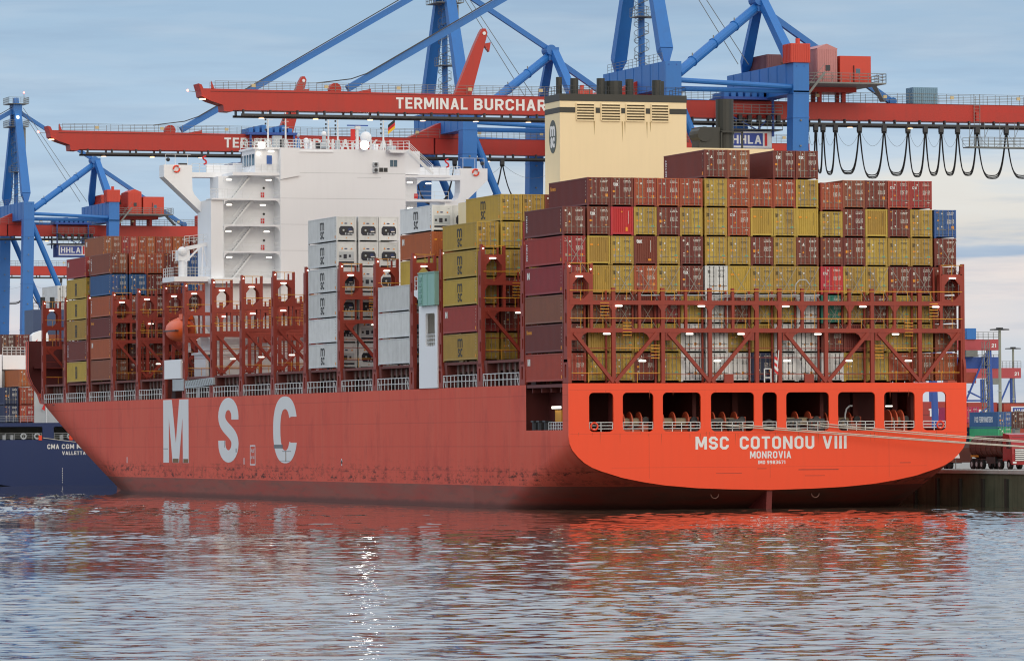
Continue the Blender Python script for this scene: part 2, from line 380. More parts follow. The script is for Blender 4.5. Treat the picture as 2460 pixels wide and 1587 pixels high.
# ------------------------------------------------------------------ water: one displaced sheet, fine where the ripples show
def water():
    rng = np.random.default_rng(3)
    f = np.array([math.sin(PHI), math.cos(PHI)]); rt = np.array([math.cos(PHI), -math.sin(PHI)])
    ds = [20.0]; z = 20.0
    while z < 9000:
        st = 6 if z < 140 else (.16 if z < 260 else .16+(z-260)*.0022 if z < 620 else (z-620)*.05+.9)
        z += st; ds.append(z)
    ds = np.array(ds)
    l = [0.0]; x = 0.0
    while x < 6000:
        x += .26 if x < 68 else (.6 if x < 180 else .6+(x-180)*.05); l.append(x)
    l = np.array(l); ls = np.concatenate([-l[::-1], l[1:]])
    nd, nl = len(ds), len(ls)
    DD, LL = np.meshgrid(ds, ls, indexing='ij')
    PX = CAM.x + f[0]*DD + rt[0]*LL; PY = CAM.y + f[1]*DD + rt[1]*LL
    PX = PX.astype(np.float32); PY = PY.astype(np.float32)
    H = np.zeros_like(PX)
    K = 46
    lam = np.exp(rng.uniform(math.log(.55), math.log(5.5), K))
    th = rng.normal(0, .40, K) + PHI + .10
    for i in range(K):
        k = 2*math.pi/lam[i]; kx, ky = k*math.sin(th[i]), k*math.cos(th[i])
        a = 0.0110*lam[i]/(2*math.pi)*1.41 * (1.3 if lam[i] < 2.2 else .8)
        H += (a*np.sin(kx*PX + ky*PY + rng.uniform(0, 6.28))).astype(np.float32)
    # gusts: calmer and rougher patches
    G = .72 + .38*np.sin(PX*.031+PY*.012+1)*np.sin(PY*.027-PX*.013+2) + .18*np.sin(PX*.11+.4)*np.sin(PY*.06+PX*.03)
    G = G*(1+1.3*np.clip((DD-430)/120, 0, 1)*np.clip((-LL-5)/25, 0, 1))
    H *= G.astype(np.float32)
    H[DD > 900] = 0; H[np.abs(LL) > 185] = 0
    co = np.stack([PX, PY, H], -1).reshape(-1, 3)
    idx = np.arange(nd*nl).reshape(nd, nl)
    q = np.stack([idx[:-1,:-1], idx[:-1,1:], idx[1:,1:], idx[1:,:-1]], -1).reshape(-1, 4)
    me = bpy.data.meshes.new('water')
    me.vertices.add(len(co)); me.vertices.foreach_set('co', co.ravel().astype(np.float32))
    me.loops.add(q.size); me.loops.foreach_set('vertex_index', q.ravel().astype(np.int32))
    me.polygons.add(len(q)); me.polygons.foreach_set('loop_start', np.arange(0, q.size, 4, dtype=np.int32))
    me.polygons.foreach_set('use_smooth', np.ones(len(q), dtype=bool))
    me.update(calc_edges=True)
    M = bpy.data.materials.new('river water'); M.use_nodes = True; t = M.node_tree
    b = t.nodes['Principled BSDF']
    b.inputs['Base Color'].default_value = (.046, .041, .029, 1)
    b.inputs['Roughness'].default_value = .02; b.inputs['IOR'].default_value = 1.33
    g = t.nodes.new('ShaderNodeNewGeometry')
    mp = t.nodes.new('ShaderNodeMapping'); mp.inputs['Rotation'].default_value = (0, 0, PHI); mp.inputs['Scale'].default_value = (1.3, 2.6, 1)
    t.links.new(g.outputs['Position'], mp.inputs[0])
    n = t.nodes.new('ShaderNodeTexNoise'); n.inputs['Scale'].default_value = 1.1; n.inputs['Detail'].default_value = 3
    t.links.new(mp.outputs[0], n.inputs['Vector'])
    bp = t.nodes.new('ShaderNodeBump'); bp.inputs['Strength'].default_value = .06; bp.inputs['Distance'].default_value = .05
    t.links.new(n.outputs[0], bp.inputs['Height']); t.links.new(bp.outputs[0], b.inputs['Normal'])
    me.materials.append(M)
    o = bpy.data.objects.new('water', me); COL.objects.link(o)
    struct(o); o['label'] = 'rippled grey blue harbour water'
    return o
water()

# ------------------------------------------------------------------ the ship's hull
SX = 43.5; CL = SX/2
ship = thing('container_ship', 'large red container ship with white bridge house and cream funnel moored stern towards the viewer', 'container ship')
DECK = 12.85
HULLP = [(0,7.4),(.12,6.7),(.4,6.1),(1.0,5.4),(1.7,4.8),(3.4,4.0),(5.7,3.3),(10.3,2.5),(17.3,2.05),(CL,1.95)]
def bow_hb(Y, z):
    t = min(max(z/13, 0), 1); Ye = 180+(232-180)*t + max(0, z-13)*3.2
    Ys = 277+.35*z; p = 1.2+.8*t
    if Y <= Ye: return CL
    if Y >= Ys: return 0.02
    return max(.02, CL*(1-((Y-Ye)/(Ys-Ye))**p))
def hull_mat():
    M = bpy.data.materials.new('weathered red hull paint'); M.use_nodes = True; t = M.node_tree
    b = t.nodes['Principled BSDF']; b.inputs['Roughness'].default_value = .62; b.inputs['Specular IOR Level'].default_value = .2
    g = t.nodes.new('ShaderNodeNewGeometry'); sp = t.nodes.new('ShaderNodeSeparateXYZ'); t.links.new(g.outputs['Position'], sp.inputs[0])
    def noise(sc, det, scale=1, rough=.55):
        mp = t.nodes.new('ShaderNodeMapping'); mp.inputs['Scale'].default_value = sc; t.links.new(g.outputs['Position'], mp.inputs[0])
        n = t.nodes.new('ShaderNodeTexNoise'); n.inputs['Scale'].default_value = scale; n.inputs['Detail'].default_value = det; n.inputs['Roughness'].default_value = rough
        t.links.new(mp.outputs[0], n.inputs['Vector']); return n.outputs[0]
    base = mix(ramp(noise((.02,.03,.02), 4), [(.35, 0.0), (.65, 1.0)], t), lin(220,96,76), lin(212,88,71), t)
    base = mix(mth('MULTIPLY', ramp(noise((.5,.9,.05), 6), [(.42, 0.0), (.75, 1.0)], t), .42, t), base, lin(214,112,92), t)     # pale run marks
    base = mix(mth('MULTIPLY', ramp(noise((.2,.25,.12), 8, 1, .7), [(.52, 0.0), (.66, 1.0)], t), .35, t), base, lin(172,66,60), t)
    # plate seams: faint horizontal and vertical weld lines
    def seam(c, per, w):
        return mth('LESS_THAN', mth('ABSOLUTE', mth('SUBTRACT', mth('FRACT', mth('DIVIDE', c, per, t), None, t), .5, t), None, t), w/per, t)
    sm = mth('MAXIMUM', seam(sp.outputs[2], 2.6, .05), seam(sp.outputs[1], 11.8, .05), t)
    base = mix(mth('MULTIPLY', sm, .22, t), base, lin(132,52,50), t)
    # scraped rusty belt above the boot-topping where fenders rub
    belt = mth('MULTIPLY', ramp(mth('DIVIDE', sp.outputs[2], 10.0, t), [(.245, 0.0), (.26, 1.0), (.37, .9), (.46, .12), (.60, 0.0)], t), 1.0, t)
    rows = ramp(noise((.05,.03,2.3), 2), [(.46, 0.0), (.54, 1.0)], t)
    bits = ramp(noise((1,.50,1.3), 8, 1.0, .8), [(.50, 0.0), (.57, 1.0)], t)
    base = mix(mth('MULTIPLY', mth('MULTIPLY', belt, bits, t), mth('ADD', mth('MULTIPLY', rows, .6, t), .35, t), t), base, lin(60,40,34), t)
    rust = ramp(noise((.8,.55,.10), 6, 1, .65), [(.60, 0.0), (.70, .55)], t)
    base = mix(mth('MULTIPLY', rust, belt, t), base, lin(122,70,40), t)
    boot = mix(ramp(noise((.1,.10,.5), 7, 1, .65), [(.4, 0.0), (.65, 1.0)], t), lin(142,84,74), lin(158,70,60), t)
    boot = mix(ramp(noise((.3,.2,1.2), 6), [(.5, 0.0), (.7, .7)], t), boot, lin(110,80,72), t)
    boot = mix(ramp(mth('ADD', sp.outputs[2], mth('MULTIPLY', noise((.2,.3,.2), 5), .5, t), t), [(.55, 1.0), (1.0, 0.0)], t), boot, lin(108,66,60), t)
    isb = mth('LESS_THAN', mth('ADD', sp.outputs[2], mth('MULTIPLY', noise((1,1,1), 3), .06, t), t), 2.42, t)
    t.links.new(mix(isb, base, boot, t), b.inputs['Base Color'])
    return M
HULL = hull_mat()
def hull():
    st = [-1.35, .3, 4, 8, 12.0, 16, 20, 25, 30, 30.001, 45, 80, 120, 150, 180] + list(range(186, 280, 3)) + [281, 282.2]
    zl = [DECK, 8.15]
    NP = 2+len(HULLP); secs = []
    for Yy in st:
        h = []
        if Yy < 30.0005:
            zs = -.33*(max(Yy, -1.5)+1.5)
            h = [(0, DECK), (0, 8.15)] + [(dx, zz+zs) for dx, zz in HULLP]
        else:
            for zz in (DECK, 10.5, 8.15, 7, 6, 5, 4, 3, 2, 1, 0, -2): h.append((CL-bow_hb(Yy, zz), zz))
        secs.append(h)
    b = MB(); vs = []; fs = []
    for side in (0, 1):
        o = len(vs)
        for Yy, h in zip(st, secs):
            for x, z in h: vs.append((x if side == 0 else SX-x, Yy, z))
        for i in range(len(st)-1):
            if st[i] == 30: continue
            for j in range(NP-1):
                if j == 0 and st[i] == .3 or j == 0 and .3 < st[i] < 12: continue      # the open mooring deck at the quarter
                q = (o+i*NP+j, o+(i+1)*NP+j, o+(i+1)*NP+j+1, o+i*NP+j+1)
                fs.append(q if side else q[::-1])
    b.add(vs, fs, HULL)
    o = b.build('hull', ship, True)
    me = o.data
    me.polygons.foreach_set('use_smooth', [True]*len(me.polygons)); 
    # tall breakwater across the foredeck, its flared plating sweeping down to the hull side
    port = [(1.65, 12.9), (1.2, 14.3), (.2, 15.7), (-.35, 17.0), (-.5, 17.8), (-.5, 22.2)]
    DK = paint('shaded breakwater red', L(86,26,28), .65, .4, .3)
    b = MB(); b.poly([(x+.12, z) for x, z in port] + [(SX-.12-x, z) for x, z in reversed(port)], 'y', 246.6, 246.9, DK)
    for x in (5, 9, 13, 17, 21.7, 26, 30, 34, 38): b.box(x-.1, x+.1, 245.9, 246.6, 13, 21.6, DK)
    b.box(.4, 43.1, 245.7, 246.6, 18.1, 18.4, DK)
    b.build('breakwater', ship)
    b = MB(); vs = []; fs = []
    for sd in (0, 1):
        for yy, k in ((245.4, 0), (250, .55), (256, 2.2), (264, 6.0), (274, 14)):
            for x, z in port: xx = x+k; vs.append((xx if sd == 0 else SX-xx, yy, z))
    for o_ in (0, 30): fs += [(o_+i*6+j, o_+i*6+j+1, o_+(i+1)*6+j+1, o_+(i+1)*6+j) for i in range(4) for j in range(5)]
    b.add(vs, fs, HULL); b.build('bow_bulwark', ship)
    b = MB(); b.poly([(1.65, 12.9), (3.6, 12.9), (2.2, 13.6), (1.3, 14.4), (.9, 14.4)], 'y', 244.9, 245.3, HULL); b.build('bow_bracket', ship)
    b = MB(); b.poly([(0.05,-1.3),(.05,232),(6,252),(15,270),(CL,281),(28.5,270),(37.5,252),(43.45,232),(43.45,-1.3)], 'z', 12.5, DECK-.03, DRED)
    b.build('main_deck', ship)
    # bulwark edge strip so the deck edge reads as plate
    return o
hull()
def transom():
    out = [(0, DECK)]
    left = [(0,7.4),(.12,6.7),(.4,6.1),(1.0,5.4),(1.7,4.8),(2.5,4.35),(3.4,4.0),(5.7,3.3),(8,2.85),(10.3,2.5),(13.8,2.2),(17.3,2.05),(CL,1.95)]
    out += left + [(SX-x, z) for x, z in reversed(left[:-1])] + [(SX, DECK)]
    OPN = [(2.2,4.8),(5.8,9.1),(10.1,14.2),(15.3,20.0),(20.9,22.5),(23.5,28.2),(29.2,33.3),(34.3,37.7),(38.6,41.2)]
    holes = [rrect(a, b_, 7.95, 11.9, .45) for a, b_ in OPN]
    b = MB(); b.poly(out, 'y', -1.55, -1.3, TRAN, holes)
    # a few scuffs and the weld seam
    SC = paint('transom scuff', L(150,58,40), .6, .3, 1)
    for x, z, w, h in ((17.2,3.65,2.8,.05),(27.0,3.95,4.4,.09),(36.6,4.6,1.2,.07),(20.8,4.1,1.0,.06),(26.6,3.35,2.2,.05)): b.box(x-w/2, x+w/2, -1.556, -1.552, z, z+h, SC)
    SM = paint('transom weld seam', L(206,66,34), .5, .3, 1); RU = paint('transom rust run', L(168,74,40), .6, .5, 2)
    for x in (8.6, 21.7, 34.8): b.box(x-.02, x+.02, -1.553, -1.551, 3.2, 7.8, SM)
    for z in (7.72, 12.15): b.box(.1, SX-.1, -1.553, -1.551, z, z+.03, SM)
    b.box(4.6, 39, -1.553, -1.551, 4.3, 4.33, SM)
    rg = random.Random(5)
    for k in range(34):
        x = rg.uniform(1, 42.5); z = rg.choice((7.9, 7.7, 7.8, 12.1)); h = rg.uniform(.2, 1.3); b.poly([(x-.025, z), (x+.03, z), (x, z-h)], 'y', -1.556, -1.554, RU)
    b.build('transom', ship)
    for st, x, z, w, h in (('MSC',13.6,6.12,3.6,1.3),('COTONOU',18.4,6.12,8.15,1.3),('VIII',27.45,6.12,2.65,1.3),('MONROVIA',19.5,5.18,4.5,.72),('IMO',20.4,4.6,.75,.36),('9983671',21.35,4.6,2.0,.36)):
        b = MB(); b.text(st, x, -1.565, z, w, h, TEXTW); b.build('stern_lettering', ship)
    b = MB()
    for i, (a, c) in enumerate(OPN):
        b.rail([(a+.05, -1.42, 7.95), (c-.05, -1.42, 7.95)], .95, .035, WHITER, 3, 1.1)
    b.build('transom_railing', ship)
    # mooring deck behind the openings
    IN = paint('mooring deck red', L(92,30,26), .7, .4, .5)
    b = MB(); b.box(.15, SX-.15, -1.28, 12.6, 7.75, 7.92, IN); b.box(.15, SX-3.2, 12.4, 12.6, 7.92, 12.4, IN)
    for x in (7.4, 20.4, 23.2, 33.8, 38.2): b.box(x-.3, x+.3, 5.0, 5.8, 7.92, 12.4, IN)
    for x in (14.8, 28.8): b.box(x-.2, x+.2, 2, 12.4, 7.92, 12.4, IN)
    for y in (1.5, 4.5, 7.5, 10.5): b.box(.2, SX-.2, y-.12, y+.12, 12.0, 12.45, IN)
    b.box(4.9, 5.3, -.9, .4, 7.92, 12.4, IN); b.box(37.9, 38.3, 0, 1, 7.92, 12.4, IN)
    b.build('mooring_deck', ship)
    WIN = paint('winch red brown', L(196,88,58), .5, .3, 1)
    def winch(x, y, s=1, big=1.0):
        b = MB(); z = 7.92
        b.tube((x-1.3*s, y, z+1.0), (x+1.3*s, y, z+1.0), .42, paint('wound rope', L(150,138,116), .8, .4, 3, False), 12)
        for k in (-1.35, -.1, 1.35): b.tube((x+k*s-.06, y, z+1.0), (x+k*s+.06, y, z+1.0), .95*big, WIN, 16)
        b.box(x+1.6*s, x+2.6*s, y-.5, y+.5, z, z+1.5, WIN); b.box(x-1.5*s, x+1.5*s, y-.6, y+.6, z, z+.25, WIN)
        b.tube((x+2.0*s, y-.9, z+1.2), (x+2.0*s, y-.4, z+1.2), .35, DARK, 10)
        b.build('mooring_winch', ship)
    winch(7.3, .6, .7, 1.1); winch(12.0, .7, 1, 1.1); winch(17.6, 1.2, .9, 1.1); winch(25.5, 1.0, 1, 1.1); winch(36.2, .5, .5, 1.25); winch(31, 3.5)
    for x in (15.9, 18.2, 24.5, 27.0):
        b = MB(); b.box(x-.8, x+.8, -1.2, -.5, 7.92, 8.15, DARK); b.box(x-.85, x+.85, -1.2, -.5, 8.95, 9.2, DARK)
        for k in (-.65, -.2, .25, .65): b.tube((x+k, -.85, 8.1), (x+k, -.85, 9.0), .14, DARK, 8)
        b.build('fairlead', ship)
    for x in (13.5, 21.7, 29.9):
        b = MB(); b.torus((x, -1.25, 8.6), .42, .16, 'y', DARK, 14, 6); b.box(x-.5, x+.5, -1.2, -.9, 7.92, 8.3, DARK); b.build('panama_chock', ship)
    b = MB(); b.path([(31.0, 1, 7.92), (31.0, 1, 9.6), (31.15, 1, 10.2), (31.5, 1, 10.5), (31.8, 1, 10.5)], .09, LGREY, 6); b.build('vent_pipe', ship)
    for x, z in ((36.0, 10.4),):
        b = MB(); b.box(x-.35, x+.35, 1.2, 1.35, z, z+.13, LAMP); b.build('deck_lamp', ship)
    # the open quarter: lamp, bollards, rail, locker
    b = MB(); b.rail([(.1, .5, 8.0), (.1, 5.0, 8.0)], .95, .035, WHITER, 3, .8); b.build('quarter_railing', ship)
    for y in (6.6, 8.6, 10.4):
        b = MB(); b.tube((.5, y, 7.92), (.5, y, 9.1), .38, DARK, 10); b.box(.1, .9, y-.45, y+.45, 9.0, 9.15, DARK); b.build('bollard', ship)
    b = MB(); b.box(1.6, 1.9, 5.4, 7.4, 9.0, 10.2, YEL); b.build('locker', ship)
    b = MB(); b.box(1.3, 1.45, 5.0, 7.6, 10.35, 10.6, LAMP); b.build('deck_lamp', ship)
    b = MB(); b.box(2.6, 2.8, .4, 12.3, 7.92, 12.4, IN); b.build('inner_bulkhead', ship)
    # rudder, eyes
    b = MB(); b.poly([(-1.2, 1.9), (5.5, 2.0), (5.5, -3), (-.6, -3)], 'x', CL-.3, CL+.3, paint('rudder red', L(120,44,42), .5, .4, .6)); b.build('rudder', ship)
    for x in (16.0, 27.0):
        b = MB(); b.torus((x, -.6, 1.55), .42, .06, 'y', paint('rust brown steel', L(110,70,60), .6, .4, 2), 12, 5, math.pi, 2*math.pi); b.build('mooring_eye', ship)
    # the painted letters on the side
    def Zt(b, poly, holes=()):
        b.poly(poly, 'x', -.02, -.012, TEXTW, holes)
    b = MB(); wear = []
    # M : outline in (y, z), y decreasing to the right of the picture
    y0, y1, z0, z1 = 165.6, 152.1, 4.4, 12.7
    def my(u): return y0+(y1-y0)*u
    def mz(v): return z0+(z1-z0)*v
    Mo = [(0,0),(.225,0),(.225,.72),(.37,0),(.62,0),(.765,.72),(.775,0),(1,0),(1,1),(.64,1),(.5,.31),(.345,1),(0,1)]
    Zt(b, [(my(u), mz(v)) for u, v in Mo]); b.build('side_letter', ship)
    # S : stroked spine
    def stroke(path, hw, sz):
        Lf, Rt = [], []
        for i, p in enumerate(path):
            a = path[max(i-1, 0)]; c = path[min(i+1, len(path)-1)]
            t = Vector((c[0]-a[0], c[1]-a[1])).normalized(); n = Vector((-t.y, t.x))*hw
            Lf.append((p[0]+n.x, (p[1]+n.y)*sz)); Rt.append((p[0]-n.x, (p[1]-n.y)*sz))
        return Lf + Rt[::-1]
    sp = [(86, 78)] + [(86*math.cos(R(a)), 100+96*math.sin(R(a))) for a in range(0, 181, 15)]
    for i in range(1, 12):
        t = i/12; P0, P1, P2, P3 = (-86,100),(-86,8),(86,-8),(86,-100)
        sp.append(tuple((1-t)**3*P0[k]+3*(1-t)**2*t*P1[k]+3*(1-t)*t*t*P2[k]+t**3*P3[k] for k in (0,1)))
    sp += [(86*math.cos(R(a)), -100-96*math.sin(R(a))) for a in range(0, 181, 15)] + [(-86, -78)]
    so_ = stroke(sp, 46, 1.65)
    b = MB(); Zt(b, [(131.9-p[0]/265*10.0*1.0, 8.6+p[1]/798*8.2) for p in so_]); b.build('side_letter', ship)
    # C
    def el(a, bb, an): return (a*math.copysign(abs(math.cos(an))**.85, math.cos(an)), bb*math.copysign(abs(math.sin(an))**.85, math.sin(an)))
    oa, ob, ia, ib = 1.0, 1.0, .40, .62
    A = math.asin(.32); outer = [el(oa, ob, R(a)) for a in np.linspace(19, 341, 44)]
    inner = [el(ia, ib, R(a)) for a in np.linspace(329, 31, 36)]
    x_in = max(p[0] for p in inner)
    inner = [(x_in if False else p[0], p[1]) for p in inner]
    cc = outer + [(.47, outer[-1][1])] + inner + [(.47, outer[0][1])]
    b = MB(); Zt(b, [(105.05-p[0]*5.45, 8.55+p[1]*4.05) for p in cc]); b.build('side_letter', ship)
    b = MB(); Zt(b, [(121.4,4.2),(118.9,4.2),(118.9,6.7),(121.4,6.7)], [[(121.2,4.35),(119.1,4.35),(119.1,6.55),(121.2,6.55)]])
    b.text('PILOT', 120.9*0-.022, 120.95, 5.75, 1.6, .45, TEXTW, '-x'); b.text('NO TUG', -.022, 120.95, 5.0, 1.6, .35, TEXTW, '-x'); b.build('pilot_mark', ship)
    b = MB()
    for y in (186, 124.3, 80.5): b.box(-.02, -.012, y-.16, y+.16, 4.3, 5.1, TEXTW)
    b.poly([(80.1,4.9),(80.9,4.9),(80.5,4.4)], 'x', -.02, -.013, TEXTW); b.build('draught_mark', ship)
    # worn patches on letters: rusty scrapes, as in the photo
    RST = paint('rust scrape', L(128,98,62), .7, .6, 1.2); GR = paint('grey scrape', L(120,124,130), .7, .6, 1.2)
    for ya, yb, za, zb, M in ((160.5,157.4,4.42,4.95,RST),(154.9,152.3,4.42,4.92,RST),(165.9,163.0,6.2,6.28,GR),(110.2,106.2,6.3,6.75,GR),(106.4,102.4,5.9,5.97,GR),(104.9,104.6,4.7,6.0,RST),(107.6,103,4.75,4.8,GR),(128.3,127.9,5.8,6.3,GR),(133.9,133.7,6.4,7.3,GR)):
        b = MB(); b.box(-.026, -.022, yb, ya, za, zb, M); b.build('paint_scrape', ship)
transom()

# ------------------------------------------------------------------ lashing bridges (built once, copied bay by bay)
POSTX = [.28, 2.65, 5.0, 7.8, 10.3, 12.8, 15.4, 17.9, 20.5, 23.0, 25.5, 28.1, 30.7, 33.2, 35.7, 38.5, 40.9, 43.25]
def lashing_bridge(y, dz, full=True, det=True):
    z0 = 12.88
    br = bpy.data.objects.new('lashing_bridge', None); COL.objects.link(br); br.parent = ship; br.location = (0, y, 0)
    b1, b2 = 21.0+dz, 18.2+dz
    f = MB(); ya, yb = y-.18, y+.18
    longp = {.28, 5.0, 10.3, 15.4, 20.5, 23.0, 28.1, 33.2, 38.5, 43.25}
    for i, x in enumerate(POSTX):
        w = .20 if x in longp else .145
        lo = z0 if x in longp else b2-.2
        top = 22.5+dz
        if i in (1, 16): top = 25.0+dz
        if i in (0, 17): top = 25.0+dz
        f.box(x-w, x+w, ya, yb, lo, top, RED)
        if 0 < i < 17: f.box(x-w-.32, x-w-.14, y+.9, y+1.1, lo, top-.2, RED)
    # walkways with their edge beams (aft and forward) and floor
    for zb in (b1, b2):
        f.box(.3, SX-.3, ya-.02, ya+.12, zb-.22, zb+.22, RED); f.box(.3, SX-.3, y+.86, y+.98, zb-.22, zb+.22, RED)
        f.box(.45, SX-.45, ya+.12, y+.86, zb-.08, zb+.0, RED)
    # openings: chamfered corners between the two walkways
    for i in range(1, 17):
        x0, x1 = POSTX[i-1]+.15, POSTX[i]-.15
        c = .42
        if i % 2 == 0 or i in (9,):
            f.poly([(x1, b1-.22), (x1, b1-.22-c*1.6), (x1-.12, b1-.22-c*1.1), (x1-c, b1-.22)], 'y', ya+.02, ya+.1, RED)
            f.poly([(x1, b2+.22), (x1-c*.7, b2+.22), (x1, b2+.22+c)], 'y', ya+.02, ya+.1, RED)
        else:
            f.poly([(x0, b1-.22), (x0+c, b1-.22), (x0+.12, b1-.22-c*1.1), (x0, b1-.22-c*1.6)], 'y', ya+.02, ya+.1, RED)
    f.build('bridge_frame', br, loc=(0, 0, 0))
    # towers at both ends with their eight-sided openings
    for x0, x1 in ((.28, 2.65), (40.9, 43.25)):
        t = MB(); zt0, zt1 = b1+.2, 23.95+dz; c = .55
        o8 = [(x0+.35+c, zt1-.42), (x1-.3-c, zt1-.42), (x1-.3, zt1-.42-c*1.2), (x1-.3, zt0+.2+c), (x1-.3-c, zt0+.2), (x0+.35+.1, zt0+.2), (x0+.35, zt0+.3), (x0+.35, zt1-.42-c*1.2)]
        t.poly([(x0, zt0), (x1, zt0), (x1, zt1), (x0, zt1)], 'y', ya-.03, ya+.1, RED, [o8])
        t.poly([(x0, zt0), (x1, zt0), (x1, zt1), (x0, zt1)], 'y', y+.86, y+.98, RED, [o8])
        t.box(x0, x1, ya, y+.98, zt1, zt1+.08, RED)
        t.box(x0, x1, ya, y+.98, zt1-.95 if False else zt0-.1, zt0, RED)
        t.build('bridge_tower', br)
    # port and starboard stanchions: deep slotted posts standing on the deck edge
    for x in (.14, SX-.14):
        t = MB(); sl = [rrect(y-.05, y+.35, zc-.55, zc+.55, .15, 2) for zc in np.arange(z0+4.2, 23.4+dz, 2.35)]
        t.poly([(y-.2, z0+2.1), (y+.95, z0+2.1), (y+.75, 24.4+dz), (y+.3, 24.4+dz), (y+.3, 25.1+dz), (y-.2, 25.1+dz)], 'x', x-.13, x+.13, RED, sl)
        t.poly([(y-.5, z0), (y+1.3, z0), (y+1.3, z0+1.6), (y+1.05, z0+2.4), (y-.3, z0+2.4), (y-.5, z0+1.6)], 'x', x-.13, x+.13, RED, [rrect(y+.15, y+.65, z0+.5, z0+1.9, .2, 2)])
        t.build('stanchion', br)
    d_ = MB(); zb = z0 if dz < 1 else z0+3.1
    for xa, xb, xc in ((.75, 5.0, 9.6), (10.85, 15.4, 19.9), (23.6, 28.1, 32.7), (33.8, 38.5, 42.8)):
        d_.beam((xa, ya-.0, b2-.25), (xb-.1, ya-.0, zb+.1), .34, .34, RED); d_.beam((xc, ya-.0, b2-.25), (xb+.1, ya-.0, zb+.1), .34, .34, RED)
        d_.poly([(xa-.3, b2-.2), (xa+1.5, b2-.2), (xa+1.0, b2-.45), (xa+.7, b2-1.0), (xa-.3, b2-1.0)], 'y', ya+.02, ya+.1, RED)
        d_.poly([(xc+.3, b2-.2), (xc+.3, b2-1.0), (xc-.7, b2-1.0), (xc-1.0, b2-.45), (xc-1.5, b2-.2)], 'y', ya+.02, ya+.1, RED)
        d_.poly([(xb-.7, zb), (xb+.7, zb), (xb+.2, zb+.6), (xb-.2, zb+.6)], 'y', ya+.02, ya+.1, RED)
    for zz in (16.4+dz*.9, 15.45+dz*.9, 13.75+dz*1.0): d_.beam((.4, y+.5, zz), (SX-.4, y+.5, zz), .07, .07, RED)
    d_.build('brace', br)
    # yellow hand rails, one run per walkway, and the ladders
    for zb2 in (b1, b2):
        q = MB(); q.beam((.3, ya-.05, zb2+1.22), (SX-.3, ya-.05, zb2+1.22), .075, .075, YEL)
        for i in range(1, 18): xm = (POSTX[i-1]+POSTX[i])/2; q.beam((xm, ya-.03, zb2+.2), (xm, ya-.03, zb2+1.2), .05, .05, YEL)
        q.build('hand_rail', br)
    for x0, x1, zz in ((.28, 2.65, 24.95), (40.9, 43.25, 24.95), (.5, 4.2, 13.9), (5.2, 10, 13.9), (33.5, 38.3, 13.9), (39, 43, 13.9), (5.1, 10.3, 16.42), (33.5, 38.4, 16.42)):
        q = MB(); q.beam((x0, ya+(.3 if zz < 20 else 0), zz+dz), (x1, ya+(.3 if zz < 20 else 0), zz+dz), .07, .07, YEL)
        q.beam(((x0+x1)/2, ya+(.3 if zz < 20 else 0), zz+dz-1), ((x0+x1)/2, ya+(.3 if zz < 20 else 0), zz+dz), .05, .05, YEL); q.build('guard_rail', br)
    for xl in (4.0, 40.0) + ((6.4, 37.2, 9.4, 33.9) if dz < 1 else ()):
        zl = b2+.4 if xl in (4.0, 40.0) else (b2-1.6 if xl in (6.4, 37.2) else b2-3.9)
        q = MB()
        for k in range(5): q.beam((xl-.45, ya-.02, zl+1.1+k*.32), (xl+.5, ya-.02, zl+1.1+k*.32), .075, .075, YEL)
        for e in (-.42, .47): q.beam((xl+e, ya+.03, zl+.8), (xl+e, ya+.03, zl+2.6), .04, .04, RED)
        q.build('ladder', br)
    # tube lamps under the beams and at the tower tops
    lx1 = [5.5, 14.4, 23.6, 32.1, 40.2]; lx2 = [4.2, 13.1, 18.7, 27.1, 35.7]; lx3 = [8.0, 16.1, 23.7, 30.5, 37.1]
    if dz > 1: lx1, lx2, lx3 = [5.4, 23.6], [4.2, 27], [6.5]
    for lx, zz in [(1.3, 23.62+dz), (42.1, 23.62+dz)] + [(x, b1-.34) for x in lx1] + [(x, b2-.36) for x in lx2] + [(x, b2-3.1) for x in lx3]:
        g = MB(); g.poly(rrect(lx-.37, lx+.37, zz-.075, zz+.075, .07, 3), 'y', ya-.22, ya-.06, LAMP); g.build('tube_lamp', br)
    # small round spotlights on the tower posts
    for x in ((.25, 2.5) if dz < 1 else (.25,)):
        g = MB(); g.sphere((x, y-.35, 25.0+dz-.35 if x != 2.5 else 24.35+dz), .075, SPOT, 8, 5); g.build('spot_lamp', br)
    return br
lb_stern = lashing_bridge(-1.05, 0)
BAYS = [12.9, 27.3, 41.5, 52.1, 66.5, 81.2, 95.9, 110.5, 125.5, 140.1, 154.3, 165.0, 179.9, 194.4, 209.2, 223.6, 238.2]
lb = lashing_bridge(BAYS[0], 2.87)
for y in BAYS[1:]:
    c = copy_tree(lb, ship); c.location = (0, y, 0)

